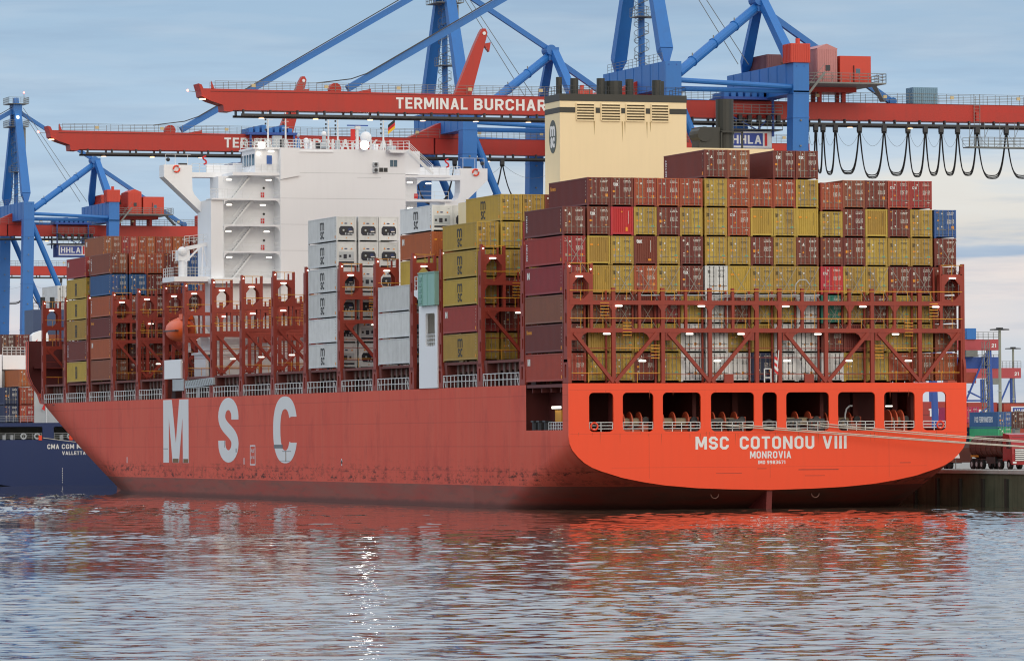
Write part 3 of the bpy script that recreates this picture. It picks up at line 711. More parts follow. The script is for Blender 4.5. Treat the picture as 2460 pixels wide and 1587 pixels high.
# hatch covers, coamings, pedestals and the deck railing, bay by bay
Ys = [-1.05] + BAYS
HC = paint('hatch cover red brown', L(112,52,44), .65, .5, .5); COAM = paint('coaming dark red', L(74,34,32), .7, .5, .5)
PED = paint('pedestal grey brown', L(120,98,90), .65, .4, .6)
for i in range(1, len(Ys)-1):
    ya, yb = Ys[i]+1.3, Ys[i+1]-.5
    if i in (3, 11): continue
    h = MB(); h.box(1.2, SX-1.2, ya, yb, 14.55, 15.6, HC); h.box(1.9, SX-1.9, ya+.2, yb-.2, 12.9, 14.5, COAM)
    for k in range(7):
        yy = ya+.6+(yb-ya-1.2)*k/6; h.box(1.0, 1.18, yy-.25, yy+.25, 14.2, 15.5, PED)
    h.build('hatch_cover', ship)
    for xx in (.35, SX-1.3):
        p = MB()
        for yy in (ya-.1, yb-1.0): p.poly([(xx, 12.88), (xx+.9, 12.88), (xx+1.2, 15.62), (xx-.15, 15.62)], 'y', yy, yy+.9, HC)
        p.box(xx-.1, xx+.9, ya+.2, yb-.2, 15.3, 15.58, HC)
        p.build('pedestal', ship)
    q = MB(); yA, yB = Ys[i]+1.5, Ys[i+1]-.7
    q.rail([(.06, yA, 12.86), (.06, yB, 12.86)], 1.3, .044, WHITER, 2, 1.35)
    for k in (0, 1):
        yy = yA+.3 if k == 0 else yB-.9
        q.beam((.06, yy, 12.86), (.06, yy+.6, 14.0), .05, .05, WHITER)
    q.build('deck_railing', ship)

# ------------------------------------------------------------------ containers
CW, CL_, CH = 2.438, 12.19, 2.91
def colx(i): return 2.5*i + .18*((i > 0)+(i > 5)+(i > 10)+(i > 15)) + .08
TIER = 2.965
CC = {'ochre': L(178,147,62), 'maroon': L(116,48,36), 'rust': L(163,74,44), 'brown': L(143,80,54), 'red': L(196,44,46), 'crimson': L(156,54,50),
      'white': L(220,224,226), 'blue': L(46,90,146), 'navy': L(34,48,86), 'teal': L(40,128,112), 'orange': L(170,86,44), 'plum': L(118,55,44), 'taupe': L(132,80,63), 'green': L(52,170,118), 'darkbrown': L(84,42,36), 'magenta': L(190,40,90), 'paleblue': L(140,150,160), 'brick': L(166,62,50)}
CMAT = {k: paint('container '+k, v, .55, .42, .9, True, inst=.32) for k, v in CC.items()}
STK_W = paint('white decal', L(222,220,214), .6, .1, 2, False); STK_O = paint('orange decal', L(232,150,34), .6, .1, 2, False)
STK_T = paint('teal decal', L(70,180,140), .6, .1, 2, False); STK_G = paint('grey decal', L(176,160,146), .6, .1, 2, False)
STK_K = TEXTK; ROD = paint('locking rod steel', L(150,148,140), .5, .3, 2, False); GAP = paint('door seal black', L(30,24,22), .8, .1, 2, False)
UNIT = paint('cooling unit navy', L(28,34,52), .45, .3, 2, False); UNITB = paint('cooling unit blue', L(34,50,96), .45, .2, 2, False)
_mesh = {}
def cached(key, fn):
    if key not in _mesh: _mesh[key] = fn()
    return _mesh[key]
def body_mesh(c, hh):
    M = CMAT[c]; b = MB(); w, l, h = CW, CL_, hh
    for x in (0, w-.16):
        for y in (0, l-.16): b.box(x, x+.16, y, y+.16, .12, h, M)
    for x in (0, w-.1): b.box(x, x+.1, .16, l-.16, .12, .3, M); b.box(x, x+.08, .16, l-.16, h-.1, h, M)
    for y in (0.02, l-.14): b.box(.16, w-.16, y, y+.12, .14, .3, M); b.box(.16, w-.16, y, y+.12, h-.14, h, M)
    b.box(.08, w-.08, .14, l-.14, h-.06, h-.03, M); b.box(.08, w-.08, .14, l-.14, .18, .24, GAP)
    for s in (0, 1):
        xo, xi = (.012, .055) if s == 0 else (w-.012, w-.055); vs = []; fs = []; n = 42; p = (l-.32)/n
        for i in range(n+1):
            for q, dx in ((0, xo), (.36, xo), (.5, xi), (.86, xi)):
                yy = .16+(i+q)*p
                if yy > l-.16: yy = l-.16
                vs += [(dx, yy, .28), (dx, yy, h-.08)]
        for i in range(len(vs)//2-1):
            q = (2*i, 2*i+1, 2*i+3, 2*i+2); fs.append(q if s == 0 else q[::-1])
        b.add(vs, fs, M)
    b.box(.16, w-.16, l-.1, l-.05, .3, h-.14, M)
    for x in (0, w-.18):
        for y in (-.006, l-.17):
            b.box(x-.006, x+.186, y, y+.18, .0, .13, M); b.box(x-.006, x+.186, y, y+.18, h-.12, h+.012, M)
            b.box(x+.05, x+.13, y-.004, y-.001, .04, .09, GAP)
    return b
def mk(b, name):
    o = b.build(name); me = o.data; bpy.data.objects.remove(o); return me
def door_leaf(c, s, hh):
    M = CMAT[c]; b = MB(); x0 = .17 if s == 0 else CW/2+.012; x1 = CW/2-.012 if s == 0 else CW-.17
    b.box(x0, x1, .03, .075, .32, hh-.16, M)
    n = 5
    for k in range(n):
        za = .36+(hh-.56)*k/n; zb = za+(hh-.56)/n-.11
        b.box(x0+.09, x1-.09, .004, .03, za+.02, zb, M)
    b.box(x0, x0+.07, .0, .03, .34, hh-.18, M); b.box(x1-.07, x1, .0, .03, .34, hh-.18, M)
    return b
def rods(s, hh, M=None):
    b = MB(); M = M or ROD
    for fx in (.30, .72):
        x = (.17 if s == 0 else CW/2+.012)+1.05*fx
        b.tube((x, -.035, .22), (x, -.035, hh-.08), .028, M, 5)
        for z in (.24, 1.0, 1.9, hh-.12): b.box(x-.06, x+.06, -.03, .01, z-.03, z+.03, M)
        b.box(x-.02, x+.36, -.05, -.02, .86, .90, M)
    return b
def text_lines(b, x, z, w, n, M, rng, lh=.055, gap=.10):
    for k in range(n):
        xx = x
        while xx < x+w-.05:
            ww = rng.uniform(.05, .16); b.box(xx, min(xx+ww, x+w), -.004, .002, z-k*gap-lh, z-k*gap, M); xx += ww+rng.uniform(.03, .07)
def tri(b, x, z, s, M, up=True):
    b.poly([(x-s/2, z), (x+s/2, z), (x, z+s*.9)] if up else [(x-s/2, z+s*.9), (x, z), (x+s/2, z+s*.9)], 'y', -.006, .0, M)
def decals(kind, hh, b):
    rng = random.Random(hash(kind) % 1000 if False else sum(map(ord, kind))); y = -.006
    def sq(x0, x1, z0, z1, M): b.box(x0, x1, y, .002, z0, z1, M)
    if kind in ('ochre', 'ochre2', 'ochre3'):
        b.text('m', .28, y-.002, 2.20, .26, .16, STK_K, bold=.03); b.text('sc', .28, y-.002, 2.0, .26, .17, STK_K, bold=.03)
        sq(.2, .23, 1.98, 2.4, STK_K)
        b.disk((.80, 2.2, y), .09, 'y', STK_W, 10, .01); tri(b, .80, 1.45, .17, STK_W, False)
        if kind != 'ochre3': sq(.26, .60, 1.47, 1.60, STK_O)
        sq(.28, .50, .80, 1.06, STK_G)
        text_lines(b, 1.4, 2.46, .72, 2, STK_K, rng); text_lines(b, 1.42, 1.75, .7, 4, STK_K, rng, .03)
        sq(1.86, 2.14, .92, 1.06, STK_T)
        if kind == 'ochre2': sq(1.86, 2.2, .72, .88, STK_O)
        sq(1.95, 2.12, .36, .44, STK_W)
    elif kind == 'white':
        sq(.3, .34, 2.2, 2.5, STK_K); text_lines(b, 1.4, 2.5, .72, 2, STK_K, rng); text_lines(b, 1.42, 2.1, .6, 4, STK_K, rng, .03)
        tri(b, .85, .75, .2, STK_O); sq(1.45, 1.7, .75, 1.0, STK_O); tri(b, 2.0, .75, .2, STK_O); b.text('m', .36, y-.002, 2.30, .2, .16, STK_K, bold=.03); b.text('sc', .36, y-.002, 2.14, .2, .15, STK_K, bold=.03)
    else:
        text_lines(b, 1.42, 2.62, .78, 2, STK_W, rng, .07, .14)
        text_lines(b, 1.42, 1.9, .42, 5, STK_W, rng, .05, .09); text_lines(b, 1.92, 1.92, .28, 5, STK_W, rng, .05, .09)
        sq(.3, .5, .85, 1.12, STK_G)
        if kind == 'tex': b.text('tex', .30, y-.002, 2.05, .56, .40, TEXTW, bold=.04); sq(.24, .54, 1.42, 1.60, STK_O); sq(1.9, 2.1, 1.02, 1.12, STK_O); b.disk((.75, 2.55, y), .07, 'y', STK_W, 10, .01)
        elif kind == 'cai': b.text('CAI', .26, y-.002, 2.05, .48, .28, TEXTW, bold=.05); tri(b, .8, 1.32, .2, STK_O); b.disk((.8, 2.5, y), .08, 'y', STK_W, 10, .01); sq(1.9, 2.16, .62, .70, STK_W)
        elif kind == 'dot': b.disk((.78, 2.33, y), .10, 'y', STK_W, 10, .01); text_lines(b, .2, 2.38, .4, 1, STK_W, rng, .04); tri(b, .78, .92, .2, STK_O); sq(1.9, 2.18, .82, 1.12, STK_O)
        elif kind == 'tri': b.disk((.34, 2.5, y), .10, 'y', STK_W, 10, .01); sq(.62, .92, 2.05, 2.14, STK_W); sq(.72, .84, 2.14, 2.32, STK_W); tri(b, .76, 1.30, .22, STK_O); sq(.28, .5, 1.2, 1.26, STK_W); sq(1.9, 2.12, .85, 1.12, STK_W)
        elif kind == 'lab': sq(.28, .52, 2.05, 2.35, STK_W); sq(.31, .5, 2.08, 2.2, UNITB); sq(.26, .56, 1.35, 1.62, STK_O); tri(b, .8, 1.5, .2, STK_O); tri(b, .8, 1.22, .18, STK_W, False); sq(1.9, 2.16, .85, .95, STK_W)
        else: sq(.22, .5, 2.62, 2.68, STK_O); sq(.8, .95, 2.45, 2.6, STK_W); tri(b, .4, 1.75, .2, STK_O); tri(b, .82, 1.05, .2, STK_W, False); sq(1.9, 2.18, .95, 1.25, STK_O)
    return b
def door_with_marks(c, s, hh, dk):
    b = door_leaf(c, s, hh); e = MB(); decals(dk, hh, e)
    keep = [i for i, f in enumerate(e.f) if (sum(e.v[j][0] for j in f)/len(f) < CW/2) == (s == 0)]
    for i in keep: b.add([e.v[j] for j in e.f[i]], [tuple(range(len(e.f[i])))], e.mats[e.m[i]])
    return b
def wall_panel(c, hh):
    M = CMAT[c]; b = MB(); vs = []; n = 9; p = (CW-.32)/n
    for i in range(n+1):
        for q, dy in ((0, .0), (.34, .0), (.5, .06), (.84, .06)):
            xx = min(.16+(i+q)*p, CW-.16); vs += [(xx, dy+.012, .3), (xx, dy+.012, hh-.14)]
    b.add(vs, [(2*i, 2*i+2, 2*i+3, 2*i+1) for i in range(len(vs)//2-1)], M)
    return b
def wall_decals(kind, hh, b):
    if kind == 'tex': b.text('tex', .25, -.004, 2.2, .62, .42, TEXTW, bold=.04); b.box(1.75, 1.79, -.004, .006, 1.3, 2.5, STK_W); b.box(1.5, 1.82, -.004, .006, .42, .62, STK_O)
    elif kind == 'red': tri(b, 1.2, 2.35, .2, STK_O); b.box(1.9, 1.93, -.004, .006, 1.2, 2.5, STK_W); b.box(1.6, 1.82, -.004, .006, .45, .85, STK_O)
    else: b.box(.3, .6, -.004, .006, 1.95, 2.12, STK_O); tri(b, 1.15, 1.95, .2, STK_O); b.box(1.9, 1.92, -.004, .006, 1.2, 2.5, STK_K)
    return b
def reefer_unit(kind, hh):
    W_ = CMAT['white']; b = MB(); x0, x1 = .17, CW-.17
    b.box(x0, x1, .03, .08, .3, hh-.15, W_)
    if kind == 'a':
        o8 = [(.34,.95),(.34,1.5),(.52,1.78),(1.92,1.78),(2.1,1.5),(2.1,.95),(1.9,.72),(.54,.72)]
        b.poly(o8, 'y', -.01, .03, UNIT)
        b.disk((.86, 1.30, -.02), .30, 'y', BLK, 16, .03); b.disk((.86, 1.30, -.04), .12, 'y', LGREY, 10, .03)
        b.disk((1.62, 1.35, -.02), .22, 'y', UNITB, 12, .03)
        for x, z, w, h in ((1.35,.78,.25,.18),(1.7,.82,.3,.12),(1.05,.76,.14,.25)): b.box(x, x+w, -.05, -.01, z, z+h, LGREY)
        b.box(1.5, 1.95, -.04, -.01, 1.10, 1.22, STK_W)
    else:
        b.box(.3, 2.12, .0, .03, .75, 1.75, LGREY)
        b.box(.85, 1.25, -.015, .0, .95, 1.45, UNIT); b.box(1.5, 1.75, -.015, .0, 1.1, 1.4, UNIT); b.box(.35, .6, -.015, .0, 1.1, 1.35, DARK)
        b.box(.3, 2.12, -.01, .03, .42, .62, UNIT)
    b.disk((1.15, 2.1, .026), .15, 'y', UNITB, 12, .01, 1.3, .5)
    b.disk((.7, 2.12, .026), .10, 'y', STK_O, 10, .01); b.box(1.75, 1.92, .02, .028, 2.0, 2.16, STK_O)
    tri(b, 1.2, .36, .17, STK_O)
    rng = random.Random(4); 
    for k in range(7): x = rng.uniform(.3, 2.0); z = rng.uniform(1.9, 2.6); b.box(x, x+rng.uniform(.05,.25), .02, .028, z, z+.04, LGREY)
    return b
def side_logo(kind, hh):
    b = MB(); x = -.004
    def t(st, y, z, w, h, M, bold=.03): b.text(st, x, y, z, w, h, M, '-x', bold)
    if kind == 'm': t('m', 7.0, 1.48, 1.75, .95, TEXTK, .01); t('sc', 6.9, .45, 1.55, .92, TEXTK, .015)
    elif kind == 'mv': t('m', 6.9, 1.75, 1.2, .5, TEXTK, .04); t('sc', 6.85, 1.2, 1.15, .5, TEXTK, .04); t('m', 6.9, .9, 1.2, .3, TEXTK, .04); t('sc', 6.85, .5, 1.15, .4, TEXTK, .04)
    elif kind == 'triton': b.text('TRITON', x, 11.25, 2.45, 1.75, .42, TEXTW, '-xv', .03); b.box(x, .0, .5, .72, 1.1, 2.3, STK_W if False else CMAT['taupe'])
    elif kind == 'n': 
        for y in (11.3, 10.75): b.box(x, 0, y-.16, y+.16, 1.75, 2.45, STK_W)
        b.poly([(11.4, 1.75), (11.15, 1.75), (10.65, 2.45), (10.9, 2.45)], 'x', x-.001, 0, STK_W)
    elif kind == 'florens': t('florens', 11.7, 2.0, 1.7, .45, STK_O, .03)
    for k in range(5): b.box(x, .0, .45+.05*(k % 2), .6, 2.45-.34*k, 2.58-.34*k, STK_G)
    b.box(x, .0, .42, .7, .35, .68, STK_O)
    return b
CN = {'ochre':'ochre', 'maroon':'maroon', 'rust':'rust red', 'brown':'brown', 'red':'bright red', 'crimson':'crimson', 'white':'white', 'blue':'blue', 'navy':'navy blue', 'teal':'teal green', 'orange':'orange brown', 'plum':'dark plum', 'taupe':'dull brown', 'green':'green', 'darkbrown':'dark brown', 'magenta':'magenta', 'paleblue':'pale grey', 'brick':'brick red'}
def container(c, x, y, z, end='door', dec=None, logo=None, h=CH, label='', group=''):
    name = 'refrigerated_container' if end in ('a', 'b') else 'shipping_container'
    o = thing(name, label, 'container', (x, y, z), group)
    def part(nm, key, fn, par=o):
        me = cached(key, lambda: mk(fn(), nm))
        p = bpy.data.objects.new(nm, me); COL.objects.link(p); p.parent = par; return p
    part('container_body', ('body', c, h), lambda: body_mesh(c, h))
    if end == 'door':
        dk = dec or ('ochre' if c == 'ochre' else 'white' if c == 'white' else 'plain')
        for s in (0, 1):
            q = part('door', ('door', c, s, h, dk), lambda: door_with_marks(c, s, h, dk))
            part('locking_rods', ('rod', s, h, c == 'white'), lambda: rods(s, h, DARK if c == 'white' else None), q)
    elif end == 'wall':
        part('end_wall', ('wall', c, h, dec or 'p'), lambda: wall_decals(dec or 'p', h, wall_panel(c, h)))
    else:
        part('cooling_unit', ('reef', end, h), lambda: reefer_unit(end, h))
    if logo: part('side_lettering', ('logo', logo, h), lambda: side_logo(logo, h))
    return o
KIND = {'door': 'door-end', 'wall': 'corrugated-end', 'a': 'refrigerated', 'b': 'refrigerated'}
ABR = {'o':('ochre','door','ochre'), 'p':('ochre','door','ochre2'), 'q':('ochre','door','ochre3'), 'O':('ochre','wall',None), 'm':('maroon','door','plain'), 't':('maroon','door','tex'), 'T':('maroon','wall','tex'), 'i':('maroon','door','tri'), 'l':('maroon','door','lab'),
       'r':('rust','door','dot'), 'R':('red','wall','red'), 'c':('brick','door','cai'), 'C':('red','door','cai'), 'k':('rust','door','cai'), 'd':('brown','door','tri'), 'w':('white','door','white'), 'b':('blue','door','plain'), 'n':('navy','door','plain'), 'g':('teal','door','dot'), 'M':('maroon','wall','p2'), 'x':('crimson','door','lab'), 'D':('darkbrown','door','tri')}
STERN = {   # row by row from the top, column 0 (port) to 16
 'T': '......id.tt......',
 'A': '.mtrrroKrrordmcc.'.replace('K', 'k'),
 'B': 'itRolopkOoOoiOmob',
 'C': 'rOoToipolKilooooi'.replace('K', 'o').replace('l', 'l'),
 'D': 'rOoqtwOooCpoltmi.',
}
ROWS = [('T', '......id.tt......'), ('A', '.mtrrroKrrordmcc.'.replace('K','k')), ('B', 'itRolopkOoOoiOmob'),
        ('C', 'rOoTpipoloimloopi'), ('D', 'rOoroTwOooqCpolli'.replace('T','t')), ('E', 'mdlMxqwlopwgoipoi'),
        ('F', 'mOpooww' + 'oOwwmMooqd'), ('G', 'coptowwwnwwwpordr')]
RN = ['top', 'second', 'third', 'fourth', 'fifth', 'sixth', 'seventh', 'lowest']
UNIQ = {'R': 'bright red corrugated-end container high in the stern stack, between maroon and ochre doors', 'T': None, 'g': 'teal green door-end container behind the stern lashing bridge', 'b': 'blue door-end container topping the starboard end column of the stern stack',
        'n': 'navy blue container standing on the transom behind the small white frame ladder', 'C': 'bright red door-end container with white initials just above the lashing bridge walkway', 'M': 'maroon corrugated-end container without lettering behind the lashing bridge'}
UNIQ = {k: v for k, v in UNIQ.items() if v and sum(s_.count(k) for _, s_ in ROWS) == 1}
LOGO0 = {2:'triton', 3:'triton', 4:'n', 5:'none', 6:'florens', 7:'n'}
SIDEC = {2:'plum', 3:'taupe', 4:'crimson', 5:'taupe', 6:'plum', 7:'crimson'}
for ri, (rn, s) in enumerate(ROWS):
    z = 13.02 + TIER*(7-ri)
    for ci, ch in enumerate(s):
        if ch == '.': continue
        c, e, dk = ABR[ch]
        lg = None
        if ci == 0: lg = LOGO0[ri]; c = SIDEC[ri] if ri not in (3, 7) else 'brick'
        if rn == 'A' and ci == 1: lg = 'florens'
        if rn == 'T' and ci == 6: lg = 'triton'
        zz = z; hh = CH
        if ci == 11 and rn == 'A': zz = z-.28
        if ci == 11 and rn == 'B': hh = 2.62
        yy = .25 + (0.0 if ci != 11 or ri > 2 else -.05) + random.uniform(-.03, .03)
        lab = f'{CN[c]} {KIND[e]} container, {ORD[7-ri]} above orange transom, {ORD[ci]} column from port edge'
        if ch in UNIQ: lab = UNIQ[ch]
        container(c, colx(ci)+random.uniform(-.012,.012), yy, zz, e, dk, lg, hh, lab, 'containers stacked at the stern')
def stack(bay_y, ci, cols, logos, where, ends, group, z0=15.68, start=1, toplab='tier'):
    for k, c in enumerate(cols):
        if not c or c == '.': continue
        e, dk = ends[k]
        n = len(cols)
        lab = f'{CN[c]} {KIND[e]} container, {where}, {ORD[k]} from bottom'
        container(c, colx(ci), bay_y, z0+TIER*k, e, dk, logos[k] if logos else None, CH, lab, group)
# bay 2: the ochre stack forward of the open bay
Y2 = BAYS[1]+1.35
G2 = 'containers in the ochre stack amidships'
DO = ('door', 'ochre'); DP = ('door', 'ochre2'); DT = ('door', 'tri'); DL = ('door', 'lab')
stack(Y2, 0, ['ochre','crimson','ochre','ochre','ochre'], ['m','n','m','m','m'], 'outermost column of ochre midship stack', [DO,DL,DP,DO,DO], G2)
stack(Y2, 1, ['ochre','maroon','maroon','ochre','ochre','ochre'], [None]*5+['m'], 'second column of ochre midship stack', [DO,DT,DL,DP,DO,DP], G2)
stack(Y2, 2, ['maroon','maroon','ochre','ochre','crimson','ochre'], None, 'third column of ochre midship stack', [DT,DL,DO,DO,('door','cai'),DO], G2)
stack(Y2, 3, ['ochre','maroon','ochre','maroon','maroon','maroon'], None, 'fourth column of ochre midship stack', [DO,DL,DO,DT,DL,DT], G2)
# bay 4: white stack with a taller one behind it
Y4 = BAYS[3]+1.35
G4 = 'containers in the low white stack'
RA, RB = ('a', None), ('b', None)
stack(Y4, 0, ['white','white','white'], None, 'outermost column of plain white low stack', [RA,RB,RA], G4)
stack(Y4, 1, ['white','white','white','ochre','orange','white'], [None,None,None,'m','n','m'], 'column just behind plain white low stack', [RB,RA,RB,('door','ochre'),('wall','p'),RB], G4)
stack(Y4, 2, ['white','white','white','ochre','ochre','white'], None, 'second column behind plain white low stack', [RA,RB,RA,DO,DP,RA], G4)
# bay 6: tall reefer stack
Y6 = BAYS[5]+1.35
G6 = 'refrigerated containers in the tall white stack'
stack(Y6, 0, ['white']*6, ['m','none','m','m','m','m'], 'outermost column of tall white stack', [RB,RA,RA,RA,RB,RA], G6)
stack(Y6, 1, ['white']*6, None, 'middle column of tall white stack', [RA,RB,RA,RB,RA,RA], G6)
stack(Y6, 2, ['white']*6, None, 'third column of tall white stack', [RB,RA,RA,RA,RA,RA], G6)
# forward of the bridge house
YF = BAYS[13]+1.35; GF = 'containers forward of the bridge house'
fw = [['brown','rust','maroon','rust','blue','brown'], ['maroon','darkbrown','maroon','rust','blue','rust'], ['maroon','maroon','maroon','maroon','maroon','rust'], ['darkbrown','maroon','maroon','maroon','maroon','maroon'],
      ['maroon','maroon','maroon','darkbrown','blue','blue'], ['maroon','darkbrown','maroon','maroon','maroon','brick']]
for ci, cols in enumerate(fw):
    stack(YF, ci, cols, ['none','n','florens','triton','none','triton'] if ci == 0 else None, f'{ORD[ci]} column of brown stack beyond bridge house', [('door', random.choice(['dot','tri','lab','plain','tex','cai'])) for _ in cols], GF)
YG = BAYS[14]+1.35; GG = 'containers in the foremost ochre stack'
stack(YG, 0, ['ochre','maroon','ochre','ochre','ochre','crimson'], ['mv','triton','mv','mv','mv','n'], 'outermost column of foremost ochre stack', [DO,DT,DO,DP,DO,('door','cai')], GG)
gw = ['brown','brick','orange','rust','orange','maroon','ochre']
for ci in range(1, 8):
    cols = ['maroon','rust','maroon','brown','maroon','rust', gw[ci-1]]
    stack(YG, ci, cols, [None]*6+['n'] if ci == 1 else None, f'{ORD[ci]} column of foremost ochre stack', [('door', random.choice(['dot','tri','lab','cai'])) for _ in cols], GG)
YH = BAYS[15]+1.5
stack(YH, 1, ['plum','taupe'], ['florens','none'], 'low pair beside the bow bulwark', [DT, DL], 'containers in the low pair at the bow')

# ------------------------------------------------------------------ bridge house
def deckhouse():
    YA, YB = 156.0, 163.6
    bld = bpy.data.objects.new('bridge_house', None); COL.objects.link(bld); bld.parent = ship
    SEAM = paint('white seam grey', L(196,200,204), .5, .1, 1)
    b = MB(); b.box(13.6, 30.9, YA, YB, 12.9, 45.8, WHITE)
    for z in (42.6, 39.2, 35.75, 32.3): b.box(13.62, 30.88, YA-.012, YA, z, z+.05, SEAM)
    b.box(16.2, 20.9, YA-.1, YA, 45.35, 45.5, WHITE); b.box(24.2, 27.5, YA-.02, YA, 42.05, 42.1, SEAM)
    b.box(10.4, 13.6, YA+.9, YB, 42.6, 45.7, WHITE); b.box(30.9, 33.2, YA+.9, YB, 42.6, 45.7, WHITE)
    b.box(10.0, 13.9, YA+.3, YB, 45.7, 45.95, WHITE); b.poly([(28.2, 45.75), (31.0, 45.75), (30.4, 45.35), (28.6, 45.35)], 'y', YA-1.2, YA, WHITE)
    b.poly([(13.6, 45.9), (16.2, 45.9), (16.2, 42.2), (13.6, 41.7)], 'y', YA-.25, YA-.02, WHITE)
    b.build('main_block', bld)
    # stair galleries: port open front, floors, back wall
    b = MB()
    b.box(4.3, 6.0, YA+.6, YB, 12.9, 39.0, WHITE); b.box(6.0, 13.6, YA+3.2, YB, 28.6, 42.2, WHITE)
    b.box(6.0, 13.6, YA+.6, YB, 12.9, 28.6, WHITE)
    for z in (39.1, 35.65, 32.15, 28.6): b.box(4.3 if z > 39 else 6.0, 13.6, YA+.25, YA+3.2, z-.16, z+.06, WHITE)
    b.box(7.2, 13.6, YA+.25, YB, 42.2, 42.6, WHITE)
    for z in (39.1, 35.65, 32.15, 42.2):
        b.poly([(6.0, z-.16), (6.7, z-.16), (6.2, z-.36), (6.0, z-.86)], 'y', YA+.3, YA+.5, WHITE); b.poly([(13.6, z-.16), (13.6, z-.86), (13.4, z-.36), (12.9, z-.16)], 'y', YA+.3, YA+.5, WHITE)
    b.build('stair_gallery', bld); b = MB()
    # starboard galleries
    b.box(30.9, 33.4, YA+3.0, YB, 12.9, 42.2, WHITE); b.box(36.6, 38.2, YA+.6, YB, 12.9, 39.2, WHITE)
    for z in (42.4, 39.2, 35.75, 32.2): b.box(30.9, 37.4, YA+.25, YA+3.2, z-.2, z+.1, WHITE)
    b.build('stair_gallery', bld)
    b = MB()
    for z in (39.1, 35.65, 32.15, 28.6):
        b.rail([(6.05, YA+.35, z+.05), (13.5, YA+.35, z+.05)], 1.1, .025, WHITER, 2, 2.4)
        b.rail([(31.0, YA+.35, z+.15), (37.0, YA+.35, z+.15)], 1.1, .025, WHITER, 2, 2.0)
    b.rail([(4.3, YA+.6, 39.1), (6.6, YA+.6, 39.1)], 1.3, .03, WHITER, 3, .8)
    b.rail([(10.4, YA+.4, 42.6), (13.5, YA+.4, 42.6)], 1.1, .03, WHITER, 3, .8)
    b.build('gallery_railing', bld)
    for z in (39.15, 35.7, 32.2, 28.65):       # stairs
        b = MB(); x0, x1 = 7.4, 10.2
        zt = min(z+3.4, 42.6)
        b.beam((x0, YA+1.2, z), (x1, YA+1.2, zt), .05, .22, WHITER); b.beam((x0, YA+2.0, z), (x1, YA+2.0, zt), .05, .22, WHITER)
        b.beam((x0, YA+1.2, z+1), (x1, YA+1.2, zt+1 if zt < 42 else zt+.9), .06, .06, WHITER)
        for k in range(11): t = k/11; b.box(x0+(x1-x0)*t-.12, x0+(x1-x0)*t+.12, YA+1.2, YA+2.0, z+(zt-z)*t, z+(zt-z)*t+.04, LGREY)
        b.build('stair', bld)
    for z in (39.15, 35.7, 32.2):
        b = MB(); b.box(11.75, 12.25, YA+3.1, YA+3.2, z+.3, z+.95, FIRE); b.box(11.95, 12.0, YA+3.08, YA+3.1, z+.3, z+.95, WHITER); b.build('fire_hose_box', bld)
        b = MB(); b.disk((12.2, z+1.55, YA+3.15), .16, 'y', BLK, 10, .06); b.build('porthole', bld)
    b = MB(); b.box(33.0, 33.5, YA+2.9, YA+3.0, 39.5, 40.15, FIRE); b.build('fire_hose_box', bld)
    lamps = [(12.1, 41.6), (6.7, 41.6), (6.7, 38.3), (11.3, 38.3), (6.6, 34.8), (11.8, 34.8), (6.7, 31.4), (12.1, 31.4), (31.6, 41.5), (34.2, 41.4), (31.6, 38.1), (36.2, 38.1), (12.5, 45.4)]
    for x, z in lamps:
        b = MB(); b.poly(rrect(x-.36, x+.36, z-.09, z+.09, .08, 3), 'y', YA+.2, YA+.5, LAMP); b.build('tube_lamp', bld)
    # wheelhouse windows and doors, air conditioners
    b = MB(); b.box(12.0, 12.7, YA+.8, YA+.9, 43.7, 44.9, paint('sky blue door glass', L(58,100,170), .2, .05, 1, False)); b.build('door', bld)
    b = MB(); b.box(10.34, 10.4, YA+1.2, YB-.5, 43.6, 45.1, GLASS)
    for y in (YA+2.4, YA+3.7, YA+5.0, YA+6.3): b.box(10.3, 10.36, y-.1, y+.1, 43.5, 45.2, WHITE)
    b.build('window', bld)
    b = MB(); b.box(28.75, 29.75, YA-.03, YA, 43.55, 44.45, GLASS); b.box(28.72, 28.75, YA-.04, YA, 43.5, 44.5, WHITER); b.box(29.22, 29.26, YA-.04, YA, 43.55, 44.45, WHITER); b.build('window', bld)
    for x, z, w, h in ((26.35, 43.55, .7, .55), (26.35, 42.75, .7, .6)):
        b = MB(); b.box(x, x+w, YA-.35, YA, z, z+h, LGREY); b.disk((x+w/2, z+h/2, YA-.36), h*.4, 'y', DARK, 12, .03); b.build('air_conditioner', bld)
    b = MB(); b.box(27.25, 28.4, YA-.05, YA, 42.85, 43.4, DARK); b.box(27.8, 27.85, YA-.06, YA, 42.85, 43.4, WHITER); b.build('vent_grille', bld)
    # bridge wings
    for s in (1, -1):
        def mx(x): return x if s == 1 else SX-x+.0
        wg = MB(); Y0, Y1 = 161.8, 164.3
        pl = [(-.75, 42.2), (-.75, 43.8), (3.1, 43.8), (3.1, 42.3), (3.15, 40.5), (3.4, 39.9), (4.2, 39.0), (6.3, 37.2), (6.3, 35.7)]
        wg.poly([(mx(x), z) for x, z in pl], 'y', Y0, Y1, WHITE)
        a, c = sorted((mx(3.1), mx(12.0)))
        wg.box(a, c, Y0, Y1, 42.2, 42.85, WHITE)
        c1 = [(mx(x), z) for x, z in ((9.3, 42.2), (7.6, 42.2), (8.6, 42.0), (9.3, 41.4))]
        wg.poly(c1, 'y', Y0+.1, Y1-.1, WHITE)
        wo_ = wg.build('bridge_wing', bld)
        q = MB(); q.rail([(a, Y0+.05, 42.85), (c, Y0+.05, 42.85)], 1.15, .035, WHITER, 3, 1.0); q.box(a+2.6, c-.8, Y1-.2, Y1-.1, 42.9, 44.0, WHITE); q.build('wing_railing', wo_)
        xb = mx(.95)
